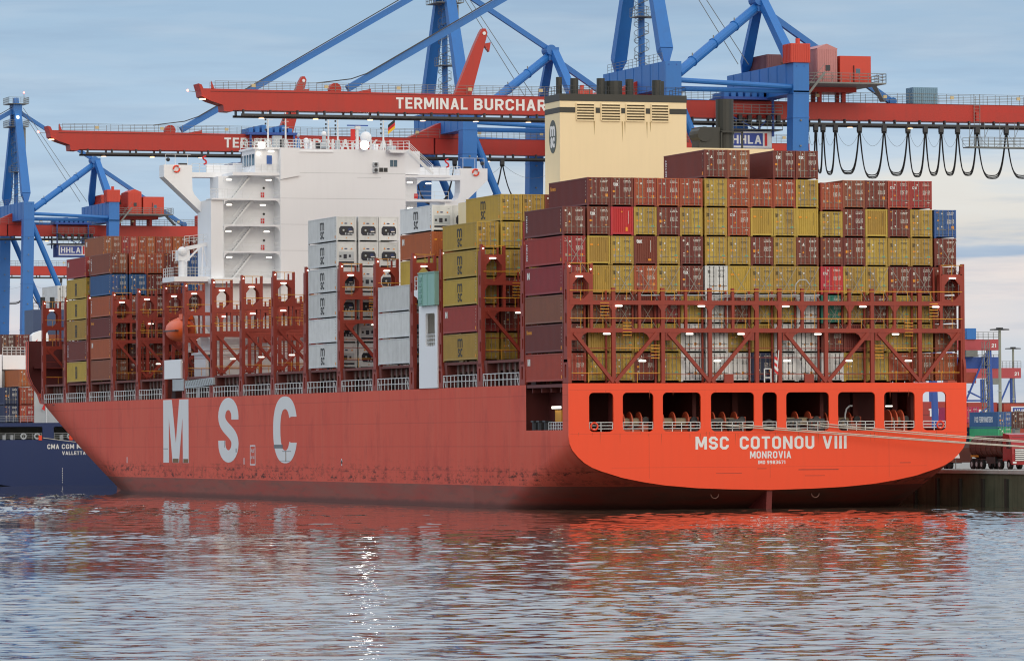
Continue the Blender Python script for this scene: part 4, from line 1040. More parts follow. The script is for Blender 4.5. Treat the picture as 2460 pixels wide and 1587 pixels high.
        q = MB(); q.torus((xb, Y0-.12, 43.25), .42, .11, 'y', BUOY, 18, 6); q.torus((xb, Y0-.13, 43.25), .42, .115, 'y', WHITER, 4, 6, .3, .8); q.torus((xb, Y0-.13, 43.25), .42, .115, 'y', WHITER, 4, 6, 3.4, 3.9)
        lb_ = q.build('lifebuoy', None, True); tag(lb_, 'round orange and white lifebuoy on the ' + ('left' if s == 1 else 'right') + ' wing of the white bridge', 'lifebuoy', 'lifebuoys on the bridge wings')
        q = MB()
        for x in (-.4, .9, 2.6): q.beam((mx(x), Y0+.4, 43.8), (mx(x), Y0+.4, 45.2), .05, .05, WHITER)
        q.beam((mx(-.4), Y0+.4, 45.2), (mx(3.0), Y0+.4, 45.2), .05, .05, WHITER); q.sphere((mx(-.1), Y0+.3, 44.5), .28, DARK, 10, 6); q.box(min(mx(1.4), mx(2.5)), max(mx(1.4), mx(2.5)), Y0+.3, Y0+.8, 43.8, 44.05, DARK)
        q.build('wing_instruments', wo_)
        q = MB(); x = mx(4.9); z = 43.9
        q.path([(x-.2, Y0, z), (x+.15, Y0, z+.15), (x+.1, Y0, z+.5), (x-.2, Y0, z+.65), (x-.35, Y0, z+.95), (x+.1, Y0, z+1.1)], .12, FIRE, 6); q.build('fire_monitor', wo_)
    # outside stair on the starboard side
    b = MB()
    for y in (YA+.3, YA+1.1):
        b.beam((31.4, y, 45.9), (34.9, y, 42.7), .06, .2, WHITER); b.beam((31.4, y, 46.9), (34.9, y, 43.8), .06, .06, WHITER); b.beam((31.4, y, 46.4), (34.9, y, 43.2), .05, .05, WHITER)
    b.build('outside_stair', bld)
    # roof: railing, masts, radars, domes
    b = MB(); b.rail([(10.2, YA+.4, 45.9), (28.4, YA+.4, 45.8), (31.2, YA-.9, 45.8)], 1.15, .035, WHITER, 3, .75)
    b.rail([(10.2, YB, 45.9), (31.2, YB, 45.8)], 1.15, .03, WHITER, 3, 1.0); b.build('roof_railing', bld)
    def mast(x, y, h, spread=.8, yards=(.5, .75)):
        b = MB(); b.tube((x, y, 45.8), (x, y, 45.8+h), .15, WHITER, 8, .07)
        for dx in (-.7, .7): b.beam((x+dx, y, 45.8), (x, y, 47.3), .07, .07, WHITER)
        for k in yards: b.beam((x-spread, y, 45.8+h*k), (x+spread, y, 45.8+h*k), .05, .05, WHITER)
        for k in (.45, .6, .7, .82): b.box(x-.42, x-.24, y-.1, y+.1, 45.8+h*k, 45.8+h*k+.25, DARK)
        b.build('signal_mast', bld)
    mast(12.5, 158, 5.4, .7, (.72, .95)); mast(15.2, 159, 5.4, .45, (.55, .7, .85, .97)); mast(21.1, 159, 4.8, .35, (.8,)); mast(22.7, 160, 4.7, .3, (.9,)); mast(28.6, 158.5, 4.9, .5, (.6, .8))
    b = MB(); b.tube((25.1, 159, 45.8), (25.1, 159, 49.1), .22, WHITER, 8); b.box(23.7, 26.6, 158.9, 159.1, 49.1, 49.25, DBLUE); b.box(24.8, 25.5, 158.7, 159.3, 48.7, 49.1, WHITER); b.box(24.2, 24.8, 158.9, 159.1, 47.0, 48.7, FIRE); b.build('radar', bld)
    b = MB(); b.sphere((26.3, 159, 47.6), .78, WHITE, 16, 10); b.tube((26.3, 159, 45.8), (26.3, 159, 47.2), .25, WHITE, 8); b.build('radome', bld, True)
    b = MB(); b.sphere((20.5, 159, 48.0), .36, WHITE, 12, 8); b.tube((20.5, 159, 45.8), (20.5, 159, 47.8), .26, LGREY, 8); b.build('radome', bld, True)
    b = MB(); b.sphere((17.9, 158.5, 47.0), .4, WHITE, 12, 8); b.tube((17.9, 158.5, 45.8), (17.9, 158.5, 46.8), .2, WHITE, 8); b.build('radome', bld, True)
    b = MB(); b.tube((16.8, 158.5, 45.8), (16.8, 158.5, 47.4), .3, paint('compass blue', L(70,120,180), .5, .1, 1), 8, .15); b.sphere((16.8, 158.5, 47.7), .22, LGREY, 10, 6); b.build('compass_binnacle', bld)
    for x0, w, z, h, M in ((13.3,1.2,46.1,1.5,LGREY),(19.3,1.3,45.9,.9,DARK),(18.3,.4,45.9,1.0,WHITE),(22.0,.5,45.9,1.2,LGREY),(27.2,.6,45.9,.8,WHITE),(29.2,1.1,45.9,.6,LGREY),(14.2,.5,45.9,1.2,DARK)):
        b = MB(); b.box(x0, x0+w, 158.2, 159, z, z+h, M); b.build('roof_locker', bld)
    b = MB(); b.tube((19.7, 157.9, 46.4), (20.6, 157.9, 46.4), .42, LGREY, 12); b.build('life_raft', bld)
    b = MB(); b.disk((25.0, 46.35, 155.2), .55, 'y', FLOOD, 18, .04); fl = b.build('floodlight', bld)
    b = MB(); b.tube((25.0, 155.75, 46.35), (25.0, 155.23, 46.35), .3, WHITER, 16, .62); b.beam((25.0, 155.7, 45.8), (25.0, 155.7, 46.4), .12, .12, WHITER); b.build('lamp_housing', fl)
    b = MB(); b.box(10.7, 11.5, 156.1, 156.3, 46.0, 46.5, SPOT); b.build('searchlight', bld)
    b = MB(); b.sphere((10.9, 156.6, 45.1), .17, SPOT, 8, 6); b.build('spot_lamp', bld)
    # the flag flown from the halyard
    b = MB()
    for k, M in enumerate((BLK, FIRE, paint('flag gold', L(236,190,50), .7, .05, 1, False))):
        n = 6; vs = []
        for i in range(n+1):
            t = i/n; x = 29.1+1.05*t*.9; zt = 49.3+.75*t-.02; y = 158+.12*math.sin(t*5)
            vs += [(x, y, zt-.42*k-.35*(1-t)*.2), (x, y, zt-.42*(k+1)-.35*(1-t)*.2)]
        b.add(vs, [(2*i, 2*i+2, 2*i+3, 2*i+1) for i in range(n)], M)
    f = b.build('flag'); tag(f, 'small black, red and gold flag flying above the white bridge roof', 'flag')
    # port side platform with a small stores crane, lifeboat and its davit
    b = MB(); b.poly([(-.6, 28.2), (6.0, 28.2), (6.0, 28.85), (-.6, 28.85)], 'y', 157, 163.4, WHITE); b.box(4.0, 14.0, 155.0, 157, 27.9, 28.55, WHITE); b.build('crane_platform', bld)
    b = MB(); b.rail([(-.5, 157.1, 28.85), (4.3, 157.1, 28.85)], 1.2, .035, WHITER, 3, .7); b.rail([(-.5, 163.2, 28.85), (-.5, 157.1, 28.85)], 1.2, .035, WHITER, 3, 1); b.build('platform_railing', bld)
    b = MB(); b.tube((1.2, 159.5, 28.85), (1.2, 159.5, 31.2), .6, WHITE, 12); b.box(.4, 2.0, 158.9, 160.1, 31.0, 32.4, WHITE); b.sphere((1.0, 159, 32.2), .65, WHITE, 12, 8)
    b.beam((1.5, 159, 32.6), (5.2, 159, 33.4), .5, .5, WHITE); b.beam((3.6, 158.8, 28.9), (3.7, 158.8, 33.2), .16, .16, WHITE); b.beam((4.6, 158.8, 28.9), (3.7, 158.8, 33.2), .14, .14, WHITE); b.beam((1.3, 158.6, 30.8), (3.4, 158.6, 32.9), .22, .22, WHITE)
    b.rail([(1.2, 158.6, 33.2), (4.4, 158.6, 33.5)], 1.0, .035, WHITER, 3, .7); b.rail([(-.4, 158.8, 30.9), (.4, 158.8, 30.9)], 1.4, .035, WHITER, 3, .5); b.build('stores_crane', bld)
    b = MB(); b.box(4.7, 5.6, 156.8, 156.9, 32.0, 32.7, paint('signal green', L(20,110,60), .5, .1, 1)); b.build('sign_board', bld)
    b = MB()
    b.box(3.2, 13, 156.4, 163, 18.6, 18.9, WHITE); b.box(3.6, 4.0, 157, 163, 12.9, 18.6, WHITE); b.rail([(3.2, 156.4, 18.9), (13, 156.4, 18.9)], 1.1, .03, WHITER, 3, 1.2)
    b.beam((3.0, 157.5, 19), (2.3, 157.5, 24.2), .35, .35, WHITE); b.beam((3.0, 163, 19), (2.3, 163, 24.2), .35, .35, WHITE); b.beam((1.8, 157.5, 24.4), (4.6, 157.5, 20.5), .4, .5, WHITE)
    b.build('lifeboat_davit', bld)
    st = [(156.6, .25, .2, 22.3), (157.2, 1.0, .95, 22.0), (158.4, 1.45, 1.45, 21.9), (161, 1.6, 1.6, 21.9), (163.4, 1.45, 1.4, 21.9), (164.4, .9, .9, 22.1), (164.9, .2, .2, 22.3)]
    b = MB(); vs = []; n = 14
    for yy, rx, rz, zc in st:
        for i in range(n):
            a = 2*math.pi*i/n; x = 1.2+rx*math.cos(a); z = zc+rz*math.sin(a)*(1.05 if math.sin(a) > 0 else 1.0); vs.append((x, yy, z))
    fs = [(i*n+j, (i+1)*n+j, (i+1)*n+(j+1) % n, i*n+(j+1) % n) for i in range(len(st)-1) for j in range(n)] + [tuple(range(n-1, -1, -1)), tuple(range((len(st)-1)*n, len(st)*n))]
    b.add(vs, fs, ORANGE)
    o = b.build('lifeboat', None, True)
    tag(o, 'orange enclosed lifeboat hanging between red bridges left of the white house', 'lifeboat')
    q = MB(); q.box(.5, 2.0, 157.3, 159.0, 23.2, 23.95, ORANGE); q.build('canopy', o)
    q = MB(); q.box(-.42, 2.85, 157.6, 164, 21.72, 21.86, DARK); q.build('rubbing_strake', o)
    b = MB(); b.box(-.2, .05, 155.4, 164.2, 15.45, 17.95, WHITE); b.build('screen_board', bld)
    b = MB(); b.box(-.1, .9, 154.3, 160.2, 13.85, 15.35, LGREY); b.build('locker', bld)
    b = MB(); b.beam((.2, 139.3, 14.9), (.2, 153.8, 14.6), .5, .95, LGREY)
    for k in range(16): b.beam((-.08, 139.6+k*.88, 14.45), (-.08, 140.3+k*.88, 15.2), .05, .07, GREY)
    b.build('accommodation_ladder', bld)
    for x, z in ((.4, 14.4), (3.0, 14.7)):
        b = MB(); b.box(x+1, x+1.7, 155, 155.5, z, z+.9, YEL); b.build('locker', bld)
    return bld
deckhouse()

# ------------------------------------------------------------------ funnel and engine casing
def funnel():
    fn = bpy.data.objects.new('funnel', None); COL.objects.link(fn); fn.parent = ship
    YA, YB = 44.0, 49.2
    SIDE = CREAM
    b = MB(); b.box(14.7, 29.6, YA, YB, 13, 44.6, CREAM); b.box(29.6, 40.0, YA, YB+1, 13, 39.6, CREAM); b.box(5, 39, YA+1, YB+1.5, 13, 33.5, CREAM)
    b.build('casing', fn)
    CAP = paint('funnel black band', L(46,48,44), .5, .3, .5)
    b = MB(); b.box(14.66, 29.64, YA-.04, YB+.04, 44.6, 45.4, CAP)
    for x0, x1 in ((14.66, 16.5), (18.9, 19.4), (21.9, 22.35), (24.8, 25.3), (27.6, 29.64)): b.box(x0, x1, YA-.03, YA, 43.3, 43.9, CAP)
    b.box(14.67, 14.7, YA, YB, 43.3, 43.9, CAP)
    b.build('black_band', fn)
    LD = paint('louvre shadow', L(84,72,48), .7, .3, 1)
    for x0, x1 in ((16.6, 18.75), (19.5, 21.8), (22.45, 24.7), (25.4, 27.5)):
        b = MB(); b.box(x0, x1, YA-.03, YA-.01, 42.5, 44.35, LD)
        for x in (x0, x1-.08): b.box(x, x+.08, YA-.14, YA, 42.45, 44.4, CREAM)
        n = 6
        for k in range(n+1):
            z = 42.5+(1.85)*k/n
            b.add([(x0+.08, YA-.16, z-.10), (x1-.08, YA-.16, z-.10), (x1-.08, YA-.03, z+.06), (x0+.08, YA-.03, z+.06), (x0+.08, YA-.16, z-.04), (x1-.08, YA-.16, z-.04)], [(0,1,5,4), (4,5,2,3), (0,3,2,1)], CREAM)
        b.build('louvre', fn)
    SOOT = paint('soot stain', L(176,152,104), .6, .5, 1.5)
    b = MB()
    for x, h in ((18.7, 1.6), (22.0, 2.3), (22.3, 1.5), (24.9, 1.9), (25.3, 1.2)): b.poly([(x-.06, 42.4), (x+.10, 42.4), (x+.04, 42.4-h)], 'y', YA-.008, YA-.004, SOOT)
    b.build('soot_streak', fn)
    # emblem on the port side
    EM = paint('emblem grey', L(72,82,78), .5, .1, 1)
    b = MB(); cy, cz = 46.4, 40.75; n = 28
    b.poly([(cy+1.25*math.cos(2*math.pi*i/n), cz+1.85*math.sin(2*math.pi*i/n)) for i in range(n)], 'x', 14.66, 14.7, EM)
    b.text('m', 14.65, cy+.85, cz+.05, 1.7, 1.15, TEXTW, '-x', .05); b.text('sc', 14.65, cy+.72, cz-1.25, 1.45, 1.2, TEXTW, '-x', .05); b.build('emblem', fn)
    for x, y, r, h in ((15.3, 46, .34, 1.95), (17.1, 46, .46, 1.85), (20.2, 46, .46, 1.9), (21.9, 46.6, 1.0, 1.65), (23.6, 46, .46, 1.85), (26.8, 46, .52, 1.8), (27.6, 46.8, .38, 1.75)):
        b = MB(); b.tube((x, y, 45.4), (x, y, 45.4+h), r, CAP, 14); b.tube((x, y, 45.4+h), (x, y, 45.41+h), r*.85, RUBBER, 14); b.build('exhaust_pipe', fn)
    b = MB(); b.rail([(14.8, YA+.1, 45.4), (29.5, YA+.1, 45.4), (29.5, YB, 45.4)], .9, .025, DARK, 2, 1.1); b.rail([(14.8, YA+.1, 45.4), (14.8, YB, 45.4)], .9, .025, DARK, 2, 1.1); b.build('funnel_railing', fn)
    b = MB(); b.tube((34.9, 46, 39.6), (34.9, 46, 45.2), 1.0, CAP, 18); b.tube((34.9, 46, 41.3), (34.9, 46, 41.6), 1.1, CAP, 18); b.build('exhaust_stack', fn)
    b = MB(); b.box(31.5, 33.9, 44.8, 47.5, 39.6, 42.0, CAP); b.tube((32.0, 44.6, 41.2), (32.0, 47.4, 41.2), .85, CAP, 14); b.box(33.9, 36.6, 44.6, 44.8, 41.4, 41.6, CAP); b.box(36.4, 36.6, 44.6, 44.8, 39.6, 41.5, CAP); b.box(33.9, 34.1, 44.6, 44.8, 39.6, 41.5, CAP); b.build('silencer', fn)
funnel()
def cabin_tower():
    t = bpy.data.objects.new('pilot_tower', None); COL.objects.link(t); t.parent = ship
    b = MB(); b.poly([(42.4, 12.9), (49.2, 12.9), (49.2, 22.4), (49.8, 22.9), (51.0, 23.2), (51.0, 23.8), (42.4, 23.8)], 'x', -.12, .15, WHITE, [rrect(43.3, 46.7, 17.5, 21.1, .3, 3)])
    b.box(.15, 2.4, 42.4, 42.6, 12.9, 23.8, WHITE); b.box(.15, 2.4, 49.0, 49.2, 12.9, 22.4, WHITE); b.box(.15, 2.4, 42.6, 49, 17.2, 17.4, WHITE); b.box(.15, 2.4, 42.6, 51, 23.5, 23.8, WHITE)
    b.build('tower_wall', t)
    b = MB(); b.box(-.5, 2.2, 42.1, 48.1, 21.95, 25.5, GREENB)
    for y in (44.8, 46.6, 48.0): b.box(-.56, -.5, y-.06, y+.06, 22, 25.4, GREENB)
    for k in range(5): b.box(-.58, -.5, 46.9, 47.8, 22.2+k*.62, 22.62+k*.62, paint('pale green frame', L(116,164,156), .5, .2, 1))
    b.box(-.58, 2.26, 42.0, 48.2, 25.5, 25.62, GREENB); b.build('cabin', t)
    b = MB(); b.rail([(.0, 43.3, 17.5), (.0, 46.7, 17.5)], 1.3, .04, WHITER, 3, .8); b.build('tower_railing', t)
    b = MB(); b.rail([(.0, 48.2, 23.8), (.0, 51, 23.8)], 1.5, .04, WHITER, 3, .8); b.build('tower_railing', t)
cabin_tower()
for x, y in ((2.9, 36.5), (39.9, -1.6)):
    pass
# lifebuoys hung on the stern rails
for x, side in ((2.75, 'leftmost'), (40.55, 'rightmost')):
    q = MB(); q.torus((x, -1.52, 8.5), .36, .1, 'y', BUOY, 18, 6); o = q.build('lifebuoy', None, True)
    tag(o, f'orange lifebuoy on the white rail in the {side} opening of the stern', 'lifebuoy', 'lifebuoys on the stern rail')
# lashing rods crossed over the stern faces
for i in range(17):
    x0, x1 = colx(i)+.1, colx(i)+CW-.1
    for zb, zt in ((21.4, 24.7), (18.3, 21.6)) if 0 < i < 16 else ((24.3, 27.6), (18.3, 21.6)):
        if (i*7+int(zb)) % 5 == 3: continue
        b = MB(); b.tube((x0, -.12, zt), (x1, -.5, zb-.2), .028, ROD, 4, caps=False); b.build('lashing_rod', ship)
        b = MB(); b.tube((x1, -.14, zt), (x0, -.54, zb-.2), .028, ROD, 4, caps=False); b.build('lashing_rod', ship)
# a person-free white frame ladder and the ensign's jackstaff at the stern rail
b = MB()
for x in (21.2, 21.9): b.beam((x, -1.4, 12.9), (x, -1.4, 14.3), .1, .1, WHITER)
for z in (13.4, 14.3): b.beam((21.2, -1.4, z), (21.9, -1.4, z), .1, .1, WHITER)
b.build('stern_ladder', ship)
b = MB(); b.beam((22.5, -1.3, 12.9), (22.75, -1.5, 16.2), .07, .07, WHITER); b.build('flag_staff', ship)
b = MB()
for k in range(5):
    M = FIRE if k % 2 == 0 else WHITER
    b.poly([(22.35-.02*k, 15.6-.32*k), (22.72, 15.35-.36*k), (22.7, 15.05-.36*k), (22.3, 15.3-.32*k)], 'y', -1.42, -1.40, M)
o = b.build('flag'); tag(o, 'furled red and white striped flag hanging on the stern staff', 'flag')
for x in (17.4, 26.2):
    b = MB(); b.box(x-.5, x+.5, -1.25, -.95, 12.9, 13.75, RED); b.build('locker', ship)
b = MB(); b.tube((7.6, -.75, 21.75), (27.6, -.75, 21.85), .07, LGREY, 6); b.tube((16, -.7, 21.62), (27.5, -.7, 21.7), .06, LGREY, 6)
b.path([(24.9, -.7, 22.0), (25.0, -.7, 23.0), (25.4, -.7, 23.4), (26.1, -.7, 23.4), (26.5, -.7, 22.9)], .05, LGREY, 5); b.build('hose', ship)

# ------------------------------------------------------------------ quay
QZ = 3.75
def quay():
    M = paint('quay wall', L(92,98,78), .8, .9, .5, True, dirtcol=L(40,52,38))
    b = MB(); b.box(47.0, 3000, -900, 4000, -6, QZ, CONC)
    o = b.build('quay_ground'); struct(o)
    b = MB(); b.box(46.2, 46.99, -300, 1500, -6, QZ-.35, M)
    for y in range(-60, 400, 6): b.box(45.9, 46.2, y, y+.5, -1, 2.9, paint('fender timber', L(48,46,40), .8, .5, 1))
    b.box(46.0, 47.6, -300, 1500, QZ-.34, QZ+.03, paint('quay coping', L(176,176,172), .8, .4, .6, False))
    q = b.build('quay_wall'); tag(q, 'dark weed stained quay wall with pale coping below the truck', 'quay wall')
    for y in (18.3,):
        b = MB(); b.tube((47.4, y, QZ), (47.4, y, QZ+.45), .25, DARK, 10); b.tube((47.4, y, QZ+.45), (47.4, y, QZ+.6), .38, DARK, 10); b.box(46.95, 47.85, y-.45, y+.45, QZ+.005, QZ+.06, DARK)
        o = b.build('mooring_bollard'); tag(o, 'dark iron bollard on the quay edge beside the stern', 'bollard')
quay()
# mooring ropes from the stern to bollards along the quay
ends = [((16.2, -1.5, 8.6), (84, -9.5, 4.3)), ((18.4, -1.5, 8.62), (84, -8.7, 4.3)), ((24.7, -1.5, 8.68), (82, -8.6, 4.75)), ((27.2, -1.5, 8.7), (82, -7.9, 4.8))]
RN4 = ['lowest pale mooring rope from the left fairlead of the stern to the quay', 'second lowest pale mooring rope running from the stern to the quay', 'second highest pale mooring rope running from the stern to the quay', 'highest pale mooring rope from the right fairlead of the stern to the quay']
for (p, q), lb_ in zip(ends, RN4):
    p, q = Vector(p), Vector(q); pts = []
    for i in range(25):
        t = i/24; v = p+(q-p)*t; v.z -= .5*4*t*(1-t)*.8; pts.append(v)
    b = MB(); b.path(pts, .05, ROPE, 5); o = b.build('mooring_rope'); tag(o, lb_, 'rope', 'mooring ropes at the stern')
b = MB()
for y in (-9.1, -8.2): b.tube((83+.0, y, QZ), (83, y, 4.9), .3, DARK, 10)
b.box(82.4, 83.6, -9.8, -7.6, QZ+.004, QZ+.1, DARK)
o = b.build('mooring_bollard'); tag(o, 'double iron bollard on the quay where the four stern ropes end', 'bollard')

# ------------------------------------------------------------------ ship-to-shore cranes
HP = paint('crane house red', L(198,62,44), .5, .2, .5); PLUM = paint('crane house plum', L(120,76,84), .55, .3, .6)
SGN = paint('sign panel blue', L(40,66,150), .45, .05, .5); SGW = paint('sign panel white', L(222,226,230), .45, .05, .5)
def crane(Y0, tx, loops, label, boomtext='TERMINAL BURCHARDKAI', house2=PINK, tail=128, bx=0, detail=True):
    t = thing('gantry_crane', label, 'crane', (58, Y0+11.7, QZ), 'blue and red quay cranes')
    ym = Y0+11.7
    def P_(name, fn, par=t, smooth=False):
        b = MB(); fn(b); return b.build(name, par, smooth)
    for (xa, xb) in ((48.3, 50.4), (65.3, 67.4)):
        for (ya, yb) in ((Y0, Y0+2.1), (Y0+21.4, Y0+23.5)):
            def leg(b):
                s = -.9
                vs = [(x+(s if k == 0 else 0), y, z) for k, z in ((0, QZ+1.6), (1, 50.6)) for x in (xa, xb) for y in (ya, yb)]
                b.add(vs, [(0,1,3,2),(4,6,7,5),(0,4,5,1),(2,3,7,6),(0,2,6,4),(1,5,7,3)], BLUE)
                for zf in (47.2, 38.0, 29.0, 20.0): sf = -.9*(50.6-zf)/45.2; b.box(xa-.06+sf, xb+.06+sf, ya-.06, yb+.06, zf, zf+.14, BLUE)
                for zf in np.arange(18, 49, 3.2): b.box(xa-.9*(50.6-zf)/45.2+.9, xa-.9*(50.6-zf)/45.2+1.1, ya-.22, ya-.001, zf, zf+.18, GREY)
            lg = P_('leg', leg)
            P_('bogie', lambda b: [b.box(xa-1.0, xb-.8, ya-2+k*3.2, ya+.6+k*3.2, QZ+.3, QZ+1.6, DBLUE) for k in (0, 1)] + [b.tube((xa-.8, ya-1.4+k, QZ+.35), (xb-1.0, ya-1.4+k, QZ+.35), .35, DARK, 10) for k in (0, 1.3, 3.2, 4.5)], lg)
    for xa, xb, z0, z1 in ((48.3, 50.4, 50.6, 54.0), (65.3, 67.4, 50.3, 54.1)):
        P_('portal_beam', lambda b: ([b.box(xa+.4+k, xa+.5+k, Y0-.05, Y0, z1-.5, z1-.35, DBLUE) for k in (0, 1)], [b.box(xa-.05, xa, Y0+2.5+k*3.1, Y0+2.58+k*3.1, z0+.1, z1, BLUE) for k in range(7)], b.box(xa, xb, Y0, Y0+23.5, z0, z1, BLUE), b.box(xa-.06, xb+.06, Y0-.06, Y0+23.5, z0-.02, z0+.1, BLUE)))
        P_('sill_beam', lambda b: b.box(xa-.8, xb-.8, Y0+2.1, Y0+21.4, 9, 11.2, BLUE))
    # mast
    def mast(b):
        for yf in (Y0+2.6, Y0+20.9):
            ya = ym+(yf-ym)*.13; yk = yf+(ya-yf)*.06; zk = 55.6
            b.beam((49.35, yf, 54.0), (49.35, yk, zk), .7, .5, BLUE, 1.7, 1.5)
            b.beam((49.35, yk, zk), (49.35, ya, 72.6), 1.7, 1.5, BLUE, 1.35, 1.1)
        b.box(48.5, 50.2, ym-1.9, ym+1.9, 71.6, 73.6, BLUE); b.poly([(ym-1.2, 73.6), (ym+1.2, 73.6), (ym+.6, 75), (ym-.6, 75)], 'x', 48.9, 49.8, BLUE)
        b.tube((49.35, ym, 54), (49.35, ym, 71.6), .42, BLUE, 10)
    P_('mast', mast)
    def spiral(b):
        n = 120; pts = []; p2 = []
        for i in range(n):
            a = i*.42; z = 54.4+i*.14; c = (49.35+.95*math.cos(a), ym+.95*math.sin(a))
            pts.append((c[0], c[1], z+1.0)); p2.append((c[0], c[1], z))
            if i % 2 == 0: b.beam((49.35+.4*math.cos(a), ym+.4*math.sin(a), z), (c[0], c[1], z), .3, .03, GREY); b.beam((c[0], c[1], z), (c[0], c[1], z+1), .03, .03, GREY)
        b.path(pts, .035, GREY, 4); b.path(p2, .04, GREY, 4)
        b.box(48.0, 50.8, ym-2.2, ym+.5, 60.3, 60.4, GREY); b.rail([(48.0, ym-2.2, 60.4), (48.0, ym+.5, 60.4)], 1.1, .03, GREY, 3, .8); b.rail([(48, ym-2.2, 60.4), (50.8, ym-2.2, 60.4)], 1.1, .03, GREY, 3, .8)
        b.rail([(48.4, Y0+1.5, 54), (48.4, Y0+22, 54)], 1.1, .025, GREY, 3, 1.6)
    P_('spiral_stair', spiral)
    def top(b):
        for z in (69.2, 73.7):
            b.box(47.4, 51.4, ym-2.6, ym+2.6, z, z+.1, GREY)
            for a_, c_ in (((47.4, ym-2.6, z+.1), (51.4, ym-2.6, z+.1)), ((47.4, ym+2.6, z+.1), (47.4, ym-2.6, z+.1)), ((51.4, ym-2.6, z+.1), (51.4, ym+2.6, z+.1))): b.rail([a_, c_], 1.2, .04, GREY, 3, .8)
        b.box(49, 49.4, ym-2.7, ym-2.2, 70.8, 71.3, SPOT); b.tube((51, ym, 73.8), (51, ym, 76), .05, GREY, 5); b.sphere((51, ym, 76.1), .16, REDL, 8, 6)
        b.beam((50.8, ym-1, 69), (50.8, ym-1, 64), .5, .5, GREY)
    P_('mast_platform', top)
    ap = Vector((65.2, ym, 62.9))
    def aframe(b):
        for yf in (Y0+3.2, Y0+20.2):
            ya = ym+(yf-ym)*.1; b.beam((66.4, yf, 54.1), (66.3, yf+(ya-yf)*.13, 55.4), .6, .5, BLUE, 1.3, 1.1); b.beam((66.3, yf+(ya-yf)*.13, 55.4), (65.5, ya, 62.6), 1.3, 1.1, BLUE, 1.05, 1.0)
        b.tube((65.0, ym-1.2, 62.9), (65.0, ym+1.2, 62.9), .75, BLUE, 14); b.box(64.7, 66.2, ym-1.0, ym+1.0, 61.4, 63.3, BLUE)
    P_('rear_frame', aframe)
    def strut(b):
        p, q = Vector((50.4, Y0+1.2, 52.6)), ap+Vector((-.4, 0, -1.0)); b.tube(p, q, .62, BLUE, 12)
        for k in (.18, .45, .72): c = p+(q-p)*k; e = (q-p).normalized()*.07; b.tube(c-e, c+e, .72, BLUE, 12); b.box(c.x-.06, c.x+.06, c.y-.06, c.y+.06, c.z+.6, c.z+1.05, GREY)
    P_('strut', strut)
    P_('back_stay', lambda b: (b.beam(ap+Vector((.6, 0, -1.2)), (83.4, ym, 50.2), .7, .75, BLUE), b.tube((83.4, ym-.6, 50.3), (83.4, ym+.6, 50.3), .5, BLUE, 12)))
    P_('tie_stay', lambda b: (b.beam((49.8, ym, 72.4), ap, .6, .7, BLUE), b.tube((50, ym-1, 73), (62, ym-1, 54.6), .05, GREY, 4), b.tube((50.6, ym-1, 73), (63.4, ym-1, 54.6), .05, GREY, 4)))
    P_('fore_stay', lambda b: (b.beam((48.6, ym, 72.4), (10.6, ym, 50.7), .75, .85, BLUE), b.beam((48.6, ym-.5, 73.2), (13, ym-.5, 52.6), .1, .14, DARK), b.path([(13, ym-.5, 52.6), (11, ym-.5, 51.9), (6.5, ym-.5, 51.3)], .07, DARK, 5)))
    for yy in (Y0+.7, Y0+1.6): P_('tie_pipe', lambda b: b.tube((50.4, yy, 51.7-(yy-Y0-.7)*1.1), (65.3, yy, 51.1-(yy-Y0-.7)*.5), .33, BLUE, 10))
    P_('tie_pipe', lambda b: b.tube((50.4, Y0+22.4, 50.9), (65.3, Y0+22.4, 50.5), .33, BLUE, 10))
    for yy in (Y0+1, Y0+22.5): P_('brace_pipe', lambda b: b.tube((50.2, yy, 49.6), (64.7, yy, 16), .55, BLUE, 12))
    # boom and girder
    y0, y1 = ym-1.35, ym+1.35
    bo = P_('boom', lambda b: (b.poly([(-7.3, 50.35), (47.2, 50.0), (47.2, 47.75), (-4.3, 47.75), (-4.5, 47.55), (-5.5, 47.6), (-5.6, 48.35), (-7.2, 48.85), (-8.3, 49.4), (-8.4, 50.0), (-8.7, 50.95), (-8.3, 50.8), (-8.1, 50.35)], 'y', y0, y1, CRED), b.box(-7.2, 47.2, y0-.04, y1, 49.98, 50.04, DRED), b.poly([(-7.1, 50.3), (-6.7, 50.35), (-7.1, 51.3)], 'y', y0, y0+.2, CRED)))
    P_('boom_lettering', lambda b: b.text('TERMINAL', 16.5, y0-.05, 48.25, 9.3, 1.4, TEXTW), bo); P_('boom_lettering', lambda b: b.text('BURCHARDKAI', 26.65, y0-.05, 48.25, 14.3, 1.4, TEXTW), bo)
    P_('lever', lambda b: (b.poly([(24.4, 50.1), (26.6, 50.1), (28.6, 57.3), (28.75, 58.0), (28.5, 58.5), (28.1, 58.5), (27.8, 58.0), (27.0, 56.3)], 'y', ym-.5, ym+.5, CRED), b.poly([(28.2, 56.6), (29.2, 56.8), (29.0, 55.6)], 'y', ym-.4, ym+.4, CRED), b.tube((28.3, ym-.6, 57.9), (28.3, ym+.6, 57.9), .22, SGW, 10)), bo)
    P_('sheave', lambda b: (b.tube((8.9, ym-.8, 50.6), (8.9, ym+.3, 50.6), .75, CRED, 14), b.poly([(10.2, 50.0), (13.5, 50.0), (13.5, 50.7)], 'y', ym-.6, ym+.6, CRED)), bo)
    gi = P_('girder', lambda b: (b.box(47.45, tail, y0, y1, 47.75, 49.95, CRED), b.box(47.45, tail, y0-.04, y1, 49.93, 49.98, DRED), b.poly([(43.5, 50.0), (52.5, 50.0), (49.6, 52.2), (48.3, 52.2)], 'y', y0+.1, y1-.1, CRED), b.box(min(94.5, tail-8), tail-.01, y0-.25, y0, 47.75, 49.0, CRED)))
